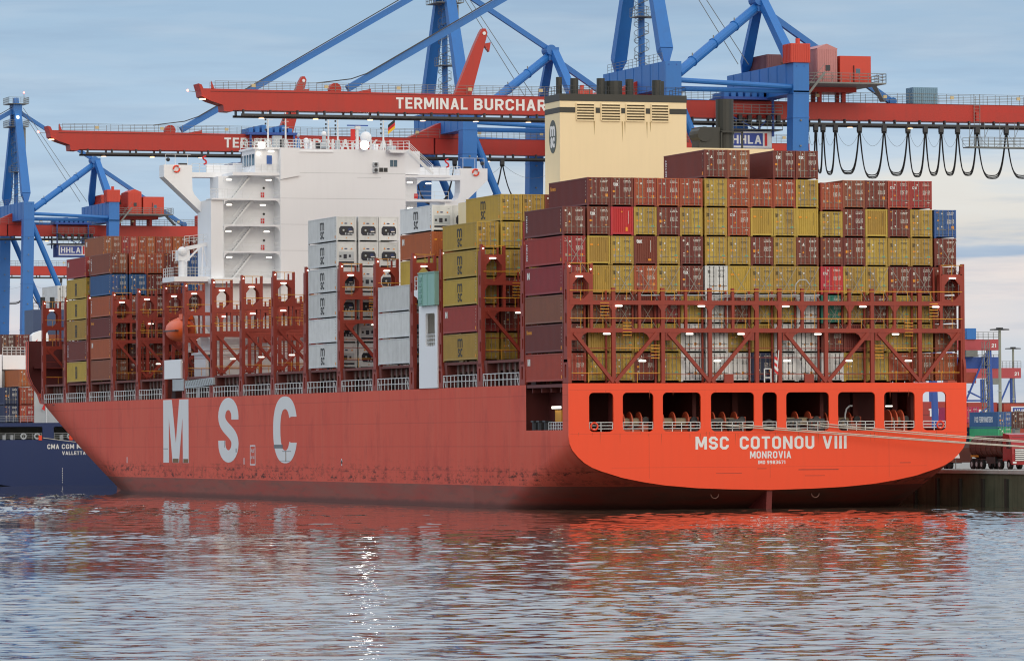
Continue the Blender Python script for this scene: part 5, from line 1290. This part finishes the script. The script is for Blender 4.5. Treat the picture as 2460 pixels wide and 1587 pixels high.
    P_('runway_rail', lambda b: [b.box(-3.5, tail, yy-.14, yy+.14, 47.02, 47.3, DARK) for yy in (ym-2.0, ym+2.0)] + [b.box(x-.08, x+.08, yy-.3, yy+.3, 47.2, 47.8, DARK) for x in np.arange(-3.2, tail, 3.45) for yy in (ym-1.8, ym+1.8)], gi)
    P_('girder_railing', lambda b: [b.rail([(-6.6, yy, 50.05), (tail, yy, 50.0)], 1.25, .028, GREY, 3, 1.7) for yy in (y0+.1, y1-.1)] + [b.box(x, x+.5, y0-.05, y0+.1, 50.6, 51.0, paint('small pale box', L(196,180,140), .6, .1, 1)) for x in np.arange(-2, tail-2, 9.3)], gi)
    for x in (-1.0, 5.9, 12.9, 19.7, 26.6, 33.5, 40.3, 55, 70.5, 76.7, 85.0):
        P_('work_lamp', lambda b: (b.tube((x, ym-2.2, 46.75), (x, ym-2.2, 47.0), .5, DARK, 10, .15), b.tube((x, ym-2.2, 46.7), (x, ym-2.2, 46.74), .34, WARM, 10)), gi)
    P_('tip_beacon', lambda b: (b.beam((-8.6, ym, 50.0), (-9.8, ym, 50.1), .06, .06, GREY), b.sphere((-9.8, ym-.2, 50.15), .14, REDL, 8, 6), b.box(-8.6, -7.9, ym-1.6, ym-1.4, 48.95, 49.1, WARM)), bo)
    # machinery houses and electrical boxes
    def ribs(b, xa, xb, ya, yb, za, zb, M):
        b.box(xa, xb, ya, yb, za, zb, M); n = int((xb-xa)/.28)
        for k in range(n): b.box(xa+.06+k*(xb-xa)/n, xa+.06+k*(xb-xa)/n+.12, ya-.05, ya, za+.1, zb-.1, M)
        n = int((yb-ya)/.4)
        for k in range(n): b.box(xa-.05, xa, ya+.1+k*(yb-ya)/n, ya+.25+k*(yb-ya)/n, za+.1, zb-.1, M)
    P_('lift_house', lambda b: (ribs(b, 64.9, 67.5, Y0-.2, Y0+2.6, 54.12, 56.5, HP), b.tube((66.3, Y0+1, 56.5), (66.3, Y0+1, 57.2), .3, HP, 10)))
    P_('machinery_house', lambda b: (ribs(b, 67.0, 74.0, Y0+13.5, Y0+20.5, 52.2, 56.2, PLUM if house2 is PINK else HP), b.box(69, 72, Y0+13.4, Y0+13.5, 54.3, 55.2, DARK)))
    P_('electrical_house', lambda b: (ribs(b, 70.2, 72.9, Y0+4.2, Y0+10, 52.0, 56.3, house2), b.poly([(70.1, 56.3), (73.0, 56.3), (71.5, 56.9)], 'y', Y0+4.2, Y0+10, house2), b.box(71.3, 71.9, Y0+4.1, Y0+4.2, 53.5, 54.2, DGLASS)))
    P_('electrical_house', lambda b: (b.box(73.2, 77.4, Y0+4.0, Y0+9.5, 52.0, 55.4, HP), b.box(75.1, 76.2, Y0+3.9, Y0+4.0, 52.1, 54.1, HP), b.box(75.3, 75.9, Y0+3.88, Y0+3.9, 53.2, 53.8, GLASS), b.box(75.0, 75.1, Y0+3.85, Y0+4.0, 52.1, 54.2, DRED)))
    P_('house_platform', lambda b: (b.box(67.5, 79.0, Y0+2.8, Y0+21, 51.8, 51.98, GREY), b.rail([(68, Y0+2.9, 51.98), (79, Y0+2.9, 51.98), (79, Y0+20, 51.98)], 1.15, .04, GREY, 3, 1.2), [b.box(x-.25, x+.25, ym+k*1.1-.2, ym+k*1.1+.2, 49.95, 51.3, CRED) for x in (70, 73, 76.3) for k in (-1, 1)], b.box(69, 77.5, ym-2.6, ym+2.6, 51.2, 51.8, CRED), b.beam((67.9, Y0+2.6, 49.9), (70.6, Y0+2.6, 53.2), .1, .3, GREY), b.beam((67.9, Y0+2.6, 51.0), (70.6, Y0+2.6, 54.3), .05, .05, GREY), b.beam((77.4, Y0+3.4, 51.9), (80.6, Y0+8, 50.0), .6, .12, GREY)))
    P_('cabinet', lambda b: ribs(b, 85.9, 89.3, ym-1.2, ym+1.2, 49.98, 52.1, paint('cabinet blue grey', L(110,146,170), .5, .3, 1) if house2 is PINK else HP))
    # trolley with its name board slung below the girder
    tr = P_('trolley', lambda b: (b.box(tx-3.6, tx+3.6, ym-2.6, ym+2.6, 50.05, 50.4, DBLUE), [b.box(tx-3.4+k*.95, tx-2.8+k*.95, ym-2.3, ym+2, 50.4, 51.0+.45*((k*7) % 3)/2, BLUE) for k in range(7)], [b.box(tx+k, tx+k+.25, yy-.12, yy+.12, 45.4, 50.1, DBLUE) for k in (-3.3, 3.0) for yy in (ym-2.4, ym+2.4)], [b.rail([(tx-4.2, ym-3, z), (tx+4.2, ym-3, z)], 1.1, .035, GREY, 3, 1.1) for z in (48.3, 46.3)], b.box(tx-4.2, tx+4.2, ym-3.1, ym-2.2, 48.2, 48.3, GREY), b.box(tx-4.2, tx+4.2, ym-3.1, ym+2.4, 46.15, 46.3, DARK), b.beam((tx-3, ym-2.4, 48.2), (tx+1, ym-2.4, 46.2), .15, .15, DBLUE), b.beam((tx+3, ym-2.4, 48.2), (tx+1, ym-2.4, 46.2), .15, .15, DBLUE), [b.box(tx-3+k*1.3, tx-2.5+k*1.3, ym-2.9, ym-2.3, 47.2, 48.1, DARK) for k in range(6)]))
    def board(b, tx=tx+bx):
        b.box(tx-2.9, tx+3.0, ym-2.3, ym+2.4, 43.7, 46.1, DBLUE); n = 12
        for k in range(n): b.box(tx-2.95, tx-2.9, ym-2.2+k*.38, ym-2.05+k*.38, 43.8, 46.0, DBLUE)
        y = ym-2.3; b.box(tx-2.85, tx+2.95, y-.06, y, 43.95, 46.05, SGW); b.box(tx-2.6, tx+1.75, y-.08, y-.06, 44.2, 45.8, SGN); b.box(tx+2.0, tx+2.35, y-.08, y-.06, 44.2, 45.8, FIRE)
        b.text('HHLA', tx-2.4, y-.09, 44.45, 3.95, 1.1, SGW, bold=.05)
    P_('name_board', board, tr)
    # festoon of hanging cables
    def fest(b):
        yy = ym-2.0
        for x in loops: b.box(x-.28, x+.28, yy-.25, yy+.25, 46.3, 47.05, DARK); b.tube((x-.3, yy, 46.2), (x+.3, yy, 46.2), .16, BLK, 6)
        for xa, xb in zip(loops, loops[1:]):
            w = xb-xa-.15; dep = 5.2 if w < 1.4 else 5.5+.25*math.sin(xa*3)
            for o_, k in ((0, 1.0), (.10, .96), (-.1, 1.03), (.05, 1.0)):
                pts = []
                for i in range(17):
                    s = -1+2*i/16; x = (xa+xb)/2+w/2*math.copysign(abs(s)**.62, s)*(1 if abs(s) > .01 else 0); z = 46.2-dep*k*(1-abs(s)**2.3); pts.append((x, yy+o_, z))
                b.path(pts, .07, RUBBER, 4)
            pts = [(xa+.15+w*i/10, yy-.1, 46.3-1.9*(1-(2*i/10-1)**2)) for i in range(11)]; b.path(pts, .022, GREY, 3)
    P_('cable_festoon', fest, gi)
    if tail > 120:
        P_('maintenance_platform', lambda b: (b.box(92.6, 114, ym-3.6, ym-1.6, 44.3, 44.45, GREY), b.rail([(92.6, ym-3.6, 44.45), (114, ym-3.6, 44.45)], 1.2, .035, GREY, 3, .9), b.rail([(92.6, ym-1.6, 44.45), (114, ym-1.6, 44.45)], 1.2, .035, GREY, 3, .9),
            [b.beam((x, ym-3.6, 44.4), (x, ym-3.6, 47.6), .06, .06, GREY) for x in np.arange(92.7, 114, 2.1)], [b.beam((x, ym-3.6, 45.6), (x+1.6, ym-1.5, 47.3), .05, .05, GREY) for x in np.arange(92.7, 112, 2.1)],
            [b.beam((x, ym-1.6, 44.4), (x, ym-1.6, 51.3), .07, .07, GREY) for x in (94.2, 95.0)], [b.beam((94.2, ym-1.6, 44.6+k*.4), (95.0, ym-1.6, 44.6+k*.4), .04, .04, GREY) for k in range(16)]), gi)
    return t
L1 = [69.6, 70.9, 72.1, 73.1, 74.8, 78.1, 81.5, 84.8, 87.2, 89.4, 91.7, 94.4, 98.5, 103, 107]
crane(102.2, 63.0, L1, 'blue quay crane with faded pink electrical house and lettered red boom behind the funnel')
crane(185.4, 23.2, [32, 38, 44.0, 50.1, 57.2, 66, 72, 78], 'blue quay crane whose red boom passes just behind the white bridge house', house2=HP, tail=104.5, bx=-2.9)
crane(468.9, 60.2, [72, 77, 82, 88, 95], 'blue quay crane with red houses and its whole mast top showing above the navy ship', house2=HP, tail=100)
crane(692.0, 30.0, [72, 78, 84, 92, 101, 109, 112.5, 116, 120], 'distant quay crane, only its red girder tail showing between the legs of another', house2=HP, tail=112)
# access gangway under the nearest crane's girder tail
# ------------------------------------------------------------------ second container ship ahead
def second_ship():
    t = thing('container_ship', 'navy blue container ship moored ahead, its stern behind the red bow', 'container ship')
    Y = 330.0
    b = MB(); b.poly([(3, 10.4), (3, 4.5), (5, 2.2), (9, .9), (14, .1), (24, -1), (34, .1), (40, 2), (45, 4.5), (45, 10.4)], 'y', Y, Y+.3, NAVY, [rrect(6.5, 20.6, 7.6, 9.75, .25), rrect(22.5, 36, 7.6, 9.75, .25)])
    vs = []
    for yy, s in ((Y+.3, 0), (Y+25, -5), (Y+200, -6)): vs += [(3, yy, 10.4), (3, yy, 4.5+s), (14, yy, .1+s), (34, yy, .1+s), (45, yy, 4.5+s), (45, yy, 10.4)]
    b.add(vs, [(i, i+1, i+7, i+6) for r_ in (0, 6) for i in range(r_, r_+5)], NAVY); b.box(3, 45, Y+.3, Y+200, 9.9, 10.35, NAVY)
    b.build('hull', t)
    b = MB(); b.box(3.3, 44.7, Y+.3, Y+14, 7.2, 7.5, LGREY); b.box(3.3, 44.7, Y+12, Y+12.3, 7.5, 9.9, paint('grey mooring bulkhead', L(120,126,122), .6, .4, .5)); b.build('mooring_deck', t)
    for w_, x_, l_ in (('CMA', 21.4, 2.0), ('CGM', 23.85, 2.1), ('M', 26.4, .8)):
        b = MB(); b.text(w_, x_, Y-.03, 6.05, l_, .78, TEXTW); b.build('stern_lettering', t)
    b = MB(); b.text('VALLETTA', 23.9, Y-.03, 5.05, 4.0, .6, TEXTW, bold=.04)
    b.build('stern_lettering', t)
    for k in range(7):
        b = MB(); b.box(23.9, 24.0, Y-.03, Y, .4+k*.38, .6+k*.38, TEXTW); b.build('draught_mark', t)
    b = MB(); b.rail([(6.6, Y+.1, 7.6), (20.5, Y+.1, 7.6)], 1.05, .03, LGREY, 3, 1.5); b.rail([(22.6, Y+.1, 7.6), (36, Y+.1, 7.6)], 1.05, .03, LGREY, 3, 1.5); b.rail([(5, Y+.3, 10.4), (30, Y+.3, 10.4)], 1.1, .03, LGREY, 3, 1.2); b.build('railing', t)
    for x in (14.3, 15.6, 24.0):
        b = MB(); b.tube((x, Y+1, 7.5), (x, Y+1, 8.4), .3, LGREY, 8); b.build('bollard', t)
    for x in (17.4, 19.7, 25.3):
        b = MB(); b.torus((x, Y+.1, 8.15), .42, .14, 'y', LGREY, 12, 5); b.build('panama_chock', t)
    for x in (20.2, 25.4):
        b = MB(); b.box(x-.28, x+.28, Y-.1, Y+.1, 7.5, 8.3, BUOY); b.build('rat_guard', t)
    b = MB(); b.box(20.0, 28, Y+4, Y+18, 10.4, 16.0, LGREY); b.poly([(17.2, 21.9), (21.8, 21.9), (21.8, 19.5), (17.2, 19.5)], 'y', Y+15.2, Y+25, WHITE); b.box(15.6, 17.0, Y+15, Y+20, 10.4, 22.0, WHITE); b.box(17, 22, Y+16, Y+25, 10.4, 19.5, LGREY); b.rail([(17.2, Y+15.2, 21.9), (21.8, Y+15.2, 21.9)], 1.3, .05, WHITER, 3, .8)
    b.build('deck_house', t)
    b = MB(); b.tube((22.0, Y+3.2, 10.4), (22.0, Y+3.2, 14.2), .07, WHITER, 5); b.build('flag_staff', t)
    b = MB(); b.box(17, 36, Y+26, Y+60, 10.3, 22.7, paint('shaded container mass', L(84,52,46), .7, .4, .5)); b.build('lashing_house', t)  # hidden dark block that only carries the upper containers
    b = MB(); b.box(24.2, 27.1, Y+24, Y+25.9, 16, 25.4, WHITE); b.poly([(24.2, 25.4), (27.1, 25.4), (26.8, 26.2), (26.0, 26.3), (24.8, 25.9)], 'y', Y+24, Y+25.9, WHITE); b.poly([(24.7, 24.2), (25.2, 24.8), (25.0, 23.9)], 'y', Y+23.95, Y+24, FIRE); b.text('CMA CGM', 24.35, Y+23.95, 23.0, 1.7, .45, NAVY); b.build('funnel_shield', t)
    b = MB(); b.box(25.8, 31.6, Y+30, Y+37, 22.5, 30.0, paint('navy funnel', L(48,70,108), .5, .2, .5))
    for k in range(6): b.box(30.1, 31.4, Y+29.93, Y+30, 26.6+k*.4, 26.8+k*.4, NAVY)
    b.build('funnel', t)
    for x in (27.9, 29.6):
        b = MB(); b.tube((x, Y+32, 30), (x, Y+32, 32.2), .42, BLK, 10); b.build('exhaust_pipe', t)
    b = MB(); b.rail([(25.8, Y+30, 30.0), (31.6, Y+30, 30.0)], 1.1, .05, DARK, 2, 1.0); b.build('funnel_railing', t)
    b = MB(); b.path([(20.6, Y-.1, 7.9), (27, Y-2, 7.0), (34, Y-4, 6.3), (46.5, Y-8, 4.5)], .06, ROPE, 5); o = b.build('mooring_rope'); tag(o, 'thin pale mooring rope from the navy ship towards the quay', 'rope')
    b = MB(); b.poly([(21.2, 12.7), (21.7, 12.4), (21.75, 13.2), (21.95, 13.9), (21.75, 14.1), (21.5, 13.4)], 'y', Y+3.1, Y+3.14, FIRE); o = b.build('flag'); tag(o, 'furled red and white ensign at the stern of the navy ship', 'flag')
    g = 'containers on the navy ship'
    def cc(c, x, y, z, e, d, where, lg=None): container(c, x, y, z, e, d, lg, CH, f'{CN[c]} {KIND[e]} container, {where}', g)
    cc('navy', 14.95, Y+4, 10.45, 'door', 'plain', 'on the navy ship deck beside a rust one'); cc('navy', 14.95, Y+4, 10.45+TIER, 'door', 'lab', 'resting on another navy one on the navy ship')
    cc('brick', 17.65, Y+4, 10.45, 'door', 'cai', 'lowest beside the grey house of navy ship'); cc('rust', 17.65, Y+4, 10.45+TIER, 'door', 'dot', 'middle of the stern pile on navy ship'); cc('orange', 17.65, Y+4, 10.45+2*TIER, 'door', 'tri', 'topmost of the stern pile on navy ship', 'none')
    cc('darkbrown', 19.4, Y+27, 22.72, 'door', 'tri', 'high above the white house of navy ship'); cc('maroon', 22.0, Y+27, 22.72, 'door', 'plain', 'high beside the white shield of navy ship')
    cc('brown', 27.4, Y+26.1, 22.72, 'wall', 'p', 'beside the white shield on navy ship', 'none')
    for k in range(4): cc('white', 31.8, Y+37.5, 22.72+k*2.92, 'door', 'white', f'{ORD[k]} from bottom beside the navy funnel', 'n')
second_ship()

# ------------------------------------------------------------------ on the quay at the right edge
def truck():
    t = thing('tanker_truck', 'red cab truck with a brown ribbed tank trailer parked on the quay', 'truck', (53.4, 12, QZ))
    TR = paint('truck cab red', L(160,22,32), .35, .15, .5); TB = paint('rusty tank brown', L(104,58,48), .6, .6, .6)
    x0, x1 = 54.0, 56.5; y0 = 10.6; z0 = QZ
    b = MB(); b.poly([(y0+2.5, z0+.9), (y0+2.5, z0+3.85), (y0+.9, z0+3.7), (y0+.12, z0+2.5), (y0, z0+1.6), (y0, z0+.5), (y0+1.4, z0+.5), (y0+1.4, z0+.9)], 'x', x0, x1, TR); cb = b.build('cab', t)
    b = MB(); b.add([(x0+.15, y0+.13, z0+2.42), (x1-.15, y0+.13, z0+2.42), (x1-.2, y0+.80, z0+3.5), (x0+.2, y0+.80, z0+3.5)], [(0,1,2,3)], DGLASS); b.box(x0-.02, x0, y0+.5, y0+1.5, z0+2.2, z0+3.1, DGLASS); b.build('windscreen', cb)
    b = MB(); b.box(x0+.35, x1-.35, y0-.06, y0+.02, z0+.9, z0+2.2, DARK)
    for k in range(6): b.box(x0+.3, x1-.3, y0-.12, y0-.05, z0+.92+k*.22, z0+1.05+k*.22, WHITER)
    b.build('grille', cb)
    for x in (x0+.05, x1-.45):
        b = MB(); b.box(x, x+.4, y0-.08, y0, z0+.62, z0+.84, WHITER); b.build('headlight', cb)
    b = MB(); b.box(x0-.3, x0-.1, y0+.2, y0+.3, z0+2.3, z0+3.1, DARK); b.box(x0-.2, x1+.2, y0-.5, y0-.42, z0+3.4, z0+3.44, DARK); b.build('mirror', cb)
    b = MB(); yc0, yc1 = y0+3.0, y0+11.5; b.tube(((x0+x1)/2, yc0, z0+2.35), ((x0+x1)/2, yc1, z0+2.35), 1.2, TB, 20)
    for k in range(7): y = yc0+.1+k*(yc1-yc0-.2)/6; b.tube(((x0+x1)/2, y-.06, z0+2.35), ((x0+x1)/2, y+.06, z0+2.35), 1.27, TB, 20)
    b.box(x0+.7, x1-.7, yc0, yc1, z0+3.5, z0+3.62, LGREY); b.build('tank', t)
    b = MB(); b.box(x0+.3, x1-.3, y0+1, yc1, z0+.85, z0+1.15, DARK); b.box(x0+.05, x0+.2, y0+4.6, y0+7, z0+.6, z0+1.3, DARK); b.box(x0, x0+.04, yc1-2.5, yc1-.4, z0+1.3, z0+1.5, YEL); b.build('chassis', t)
    for y in (y0+.95, y0+3.4, y0+8.2, y0+9.5, y0+10.8):
        for x in (x0, x1-.35):
            b = MB(); b.tube((x, y, z0+.52), (x+.35, y, z0+.52), .52, RUBBER, 16); w = b.build('wheel', t)
            b = MB(); b.tube((x-.02, y, z0+.52), (x+.37, y, z0+.52), .26, LGREY, 12); b.build('rim', w)
    b = MB(); b.box(x0+.4, x1-.9, y0+2.55, y0+2.9, z0+2.6, z0+3.7, PINK); b.box(x0+.1, x1-.1, y0+2.52, y0+2.58, z0+.9, z0+2.4, DARK); b.build('cab_rear_panel', t)
truck()
def trailer():
    t = thing('flatbed_trailer', 'brown trailer frame with white slats between the stern and the tank', 'trailer', (53, 25, QZ))
    b = MB(); b.box(53.0, 55.4, 24.5, 27.2, QZ+.7, QZ+2.3, paint('trailer brown', L(112,62,52), .6, .4, 1)); b.build('box_body', t)
    b = MB(); b.box(53.0, 55.4, 27.3, 30.5, QZ+.6, QZ+.9, DARK)
    for k in range(4): b.box(52.95, 55.4, 27.4, 29.2, QZ+1.05+k*.36, QZ+1.2+k*.36, WHITER)
    b.build('slat_rack', t)
    for y in (25.3, 26.5, 29.6):
        b = MB(); b.tube((53, y, QZ+.45), (53.35, y, QZ+.45), .45, RUBBER, 14); b.build('wheel', t)
    b = MB(); b.box(53.2, 55.2, 31.5, 35, QZ+.5, QZ+2.2, paint('van white', L(214,212,204), .4, .2, .5)); b.box(53.15, 53.2, 31.8, 33, QZ+1.4, QZ+2.0, DGLASS)
    for y in (32.2, 34.4): b.tube((53.15, y, QZ+.36), (53.4, y, QZ+.36), .36, RUBBER, 12)
    o = b.build('van'); tag(o, 'small white van parked behind the slatted trailer on the quay', 'van')
    b = MB(); 
    b.add([(50.2, 21.5, QZ+3.0), (52.0, 21.0, QZ+3.0), (52.1, 20.2, QZ+1.2), (50.2, 20.6, QZ+1.2), (50.2, 21.56, QZ+3.0), (52.0, 21.06, QZ+3.0), (52.1, 20.26, QZ+1.2), (50.2, 20.66, QZ+1.2)], [(0,1,2,3), (7,6,5,4), (0,4,5,1), (1,5,6,2), (2,6,7,3), (3,7,4,0)], SGW)
    for x in (50.3, 51.9): b.beam((x, 20.9, QZ), (x, 20.9, QZ+2.0), .08, .08, GREY)
    b.path([(50.5, 20.5, QZ+1.5), (50.9, 20.75, QZ+2.1), (51.3, 20.8, QZ+2.2), (51.6, 20.6, QZ+1.7)], .04, DBLUE, 4)
    o = b.build('quay_sign'); tag(o, 'white board with blue squiggle standing beside the brown tank', 'sign')
trailer()
def yard():
    g = 'containers in the yard at right'
    z = 3.8
    def cc(c, x, y, zz, e, d, where, lg=None):
        return container(c, x, y, zz, e, d, lg, CH, f'{CN[c]} {KIND[e]} container, {where}', g)
    z1 = 2.55
    p = cc('blue', 177.8, 295, z+2*z1-.4, 'door', 'lab', 'long one lettered in white on the yard stack')
    b = MB(); b.text('P&O FERRYMASTERS', 177.79, 295+9.9, z+2*z1+.75, 7.6, .95, TEXTW, '-x', .03); b.build('side_lettering', p)
    cc('green', 177.8, 295, z+z1-.4, 'door', 'tri', 'under the blue lettered one'); cc('navy', 176.6, 308, z+z1-.4, 'wall', 'p', 'behind the green one'); cc('darkbrown', 180.5, 295.5, z+2*z1-.4, 'door', 'tri', 'end-on beside the blue lettered one')
    b = MB(); b.box(176.4, 190, 294, 330, QZ+.01, z+z1-.42, paint('yard stack shade', L(90,60,52), .7, .4, .5)); o = b.build('stack_base_block'); tag(o, 'low brown loading platform under the green and navy containers', 'platform')  # plain block in place of the yard stack's bottom tier
    cc('magenta', 183.6, 322, z+2*z1+.6, 'door', 'dot', 'small bright one just past the orange stern'); cc('brick', 183.6, 322, z+z1+.2, 'wall', 'p', 'below the magenta one')
    for k, (x, y, w, hh, tx_) in enumerate(((229, 452, 9, 10.6, '10'), (239.5, 450, 6.4, 10.4, '11'), (247, 449, 9, 10.2, ''))):
        t = thing('container_stack', f'long red stack behind the yard gantries numbered {tx_} in white' if tx_ else 'long red stack without a number behind the blue terminal sign', 'container stack', (x, y, QZ), 'red stacks far right')
        b = MB(); b.box(x, x+w, y, y+12, QZ, QZ+hh, CMAT['brick']); 
        for q in range(1, 4): b.box(x-.03, x+w+.03, y-.03, y+12, QZ+hh*q/4-.06, QZ+hh*q/4+.06, DRED)
        b.build('stack_body', t); b = MB()
        if not tx_: b.box(x-.1, x+w+.1, y-.1, y+12.1, QZ+hh, QZ+hh+.12, DRED); b.build('top_edge', t)
        if tx_: b = MB(); b.text(tx_, x+w*.3, y-.06, QZ+hh-3.0, 2.5, 1.6, TEXTW, bold=.04); b.build('number', t)
    t = thing('site_sign', 'blue terminal sign with white frame below the far gantry leg', 'sign', (250, 447, QZ))
    b = MB(); b.box(247.6, 252.6, 446.6, 446.8, 11.2, 13.3, SGW); b.box(247.9, 252.3, 446.56, 446.6, 11.45, 13.05, SGN)
    for x in (248, 252): b.beam((x, 446.9, QZ), (x, 446.9, 11.3), .2, .2, GREY)
    b.text('HHLA', 248.3, 446.55, 11.7, 3.6, 1.05, SGW, bold=.03); b.build('board', t)
    def light_mast(x, y, h, r, lab):
        b = MB(); b.tube((x, y, QZ), (x, y, QZ+h), r, paint('concrete mast', L(138,142,130), .7, .2, .5), 12, r*.75); b.tube((x, y, QZ+h), (x, y, QZ+h+.25), r*2, DARK, 10)
        for k in range(8):
            a = 2*math.pi*k/8; b.beam((x, y, QZ+h), (x+2.0*math.cos(a), y+2.0*math.sin(a), QZ+h-.1), .12, .12, DARK); b.box(x+1.6*math.cos(a)-.35, x+1.6*math.cos(a)+.35, y+1.6*math.sin(a)-.35, y+1.6*math.sin(a)+.35, QZ+h-.25, QZ+h-.1, DARK)
        b.tube((x, y, QZ+h*.5), (x, y, QZ+h*.5+.2), r*1.4, LGREY, 10)
        o = b.build('light_mast'); tag(o, lab, 'light mast')
    light_mast(240.0, 449-14, 25.0, .36, 'thick grey concrete light mast beside the tall blue gantry leg')
    light_mast(330.5, 632, 25.0, .34, 'thin distant light mast behind the far yard gantry')
    light_mast(11.5+40, 620, 25.6, .35, 'light mast with lamp ring seen between blue crane legs')
    def yard_crane(x, y, s, zg, lab):
        t = thing('yard_gantry', lab, 'gantry crane', (x, y, QZ), 'yard gantries behind the quay')
        b = MB(); b.box(x-13*s, x+1.2*s, y-.8, y+.8, zg, zg+2.0*s, paint('gantry pinkish red', L(172,66,74), .5, .3, .5)); b.build('girder', t)
        b = MB(); b.text('21', x-.2*s, y-.84, zg+.5*s, .9*s, .7*s, TEXTW, bold=.03); b.build('girder_number', t)
        b = MB(); b.rail([(x-13*s, y-.8, zg+2*s), (x+1.2*s, y-.8, zg+2*s)], 1.3*s, .05, GREY, 3, 1.0); b.build('railing', t)
        for yy in (y, y+18):
            for dx in (0, -11):
                b = MB(); b.beam((x-.9*s*0+dx*s, yy, QZ), (x-.4*s+dx*s, yy, zg), 1.1*s, 1.1*s, DBLUE, .75*s, .75*s); b.build('leg', t)
        b = MB(); b.beam((x-1.0*s, y-.2, zg-.5), (x-5.0*s, y-.2, zg-9*s), .28*s, .28*s, DBLUE); b.beam((x-6*s, y, zg-9.2*s), (x, y, zg-9.2*s), .3*s, .3*s, DBLUE); b.beam((x-4.6*s, y, zg-7.5*s), (x-.4*s, y, zg-9.4*s), .25*s, .25*s, DBLUE); b.beam((x-3.4*s, y, zg-12*s), (x-.4*s, y, zg-10.4*s), .28*s, .28*s, DBLUE); b.build('brace', t)
        b = MB(); b.box(x-5.2*s, x-3.4*s, y-1.2, y+1.2, zg+2*s, zg+4*s, BLUE); b.build('trolley', t); b = MB(); b.box(x-5.5*s, x-3.2*s, y-1.4, y+1.4, zg-1.2*s, zg, GREY); b.build('operator_cab', t)
        return t
    a = yard_crane(204.3, 358.2, 1.0, 23.0, 'near yard gantry with pinkish red girder and thick blue leg')
    b = MB(); b.box(193, 206.2, 359, 361, 19.7, 21.8, DBLUE); b.rail([(193, 359, 21.8), (206.2, 359, 21.8)], .4, .05, GREY, 1, 1); b.box(196, 201.6, 358.8, 361, 17, 19.0, CMAT['brick']); b.build('cross_beam', a)
    yard_crane(330.9, 632.4, 1.25, 21.4, 'far yard gantry with dull red girder and slim blue leg')
    b = MB(); x, y = 200.3, 352
    for dx in (0, 1.0): 
        for dy in (0, 1.0): b.beam((x+dx, y+dy, QZ), (x+dx, y+dy, 24.5), .12, .12, GREY)
    for k in range(14):
        z_ = QZ+k*1.5; b.beam((x, y, z_), (x+1, y, z_+1.5), .08, .08, GREY); b.beam((x, y, z_+1.5), (x+1, y, z_+1.5), .08, .08, GREY); b.box(x-.2, x+1.2, y-.2, y+1.2, z_+1.45, z_+1.5, GREY)
    o = b.build('stair_tower'); tag(o, 'slender grey lattice stair tower just past the orange stern', 'stair tower')
    b = MB()
    for k in range(9):
        r = 1.75; a1 = math.pi*k/4; 
    b.torus((201.5, 340, 10.2), 1.55, .14, 'y', GREY, 22, 5); b.torus((201.5, 340, 10.2), .5, .12, 'y', GREY, 14, 5)
    for k in range(14): a1 = 2*math.pi*k/14; b.beam((201.5+.5*math.cos(a1), 340, 10.2+.5*math.sin(a1)), (201.5+1.55*math.cos(a1), 340, 10.2+1.55*math.sin(a1)), .07, .07, GREY)
    b.box(201.0, 202.0, 340.2, 341.2, QZ, 10.4, GREY)
    o = b.build('cable_reel'); tag(o, 'spoked grey cable reel beside the stern above the magenta container', 'cable reel')
    # far crane silhouettes on the horizon between
    b = MB(); b.box(253, 262, 447, 452, 12.4, 15.6, CMAT['blue']); b.rail([(253, 447, 15.6), (262, 447, 15.6)], 1.1, .05, GREY, 3, 1.2); o = b.build('control_cabin'); 
    for x in (254, 261): pass
    tag(o, 'blue cabin with railing on top of a red stack', 'cabin')
    b = MB(); b.box(253, 262, 448, 460, QZ, 12.38, CMAT['brick']); o = b.build('container_stack'); tag(o, 'red stack carrying the blue cabin', 'container stack')
yard()
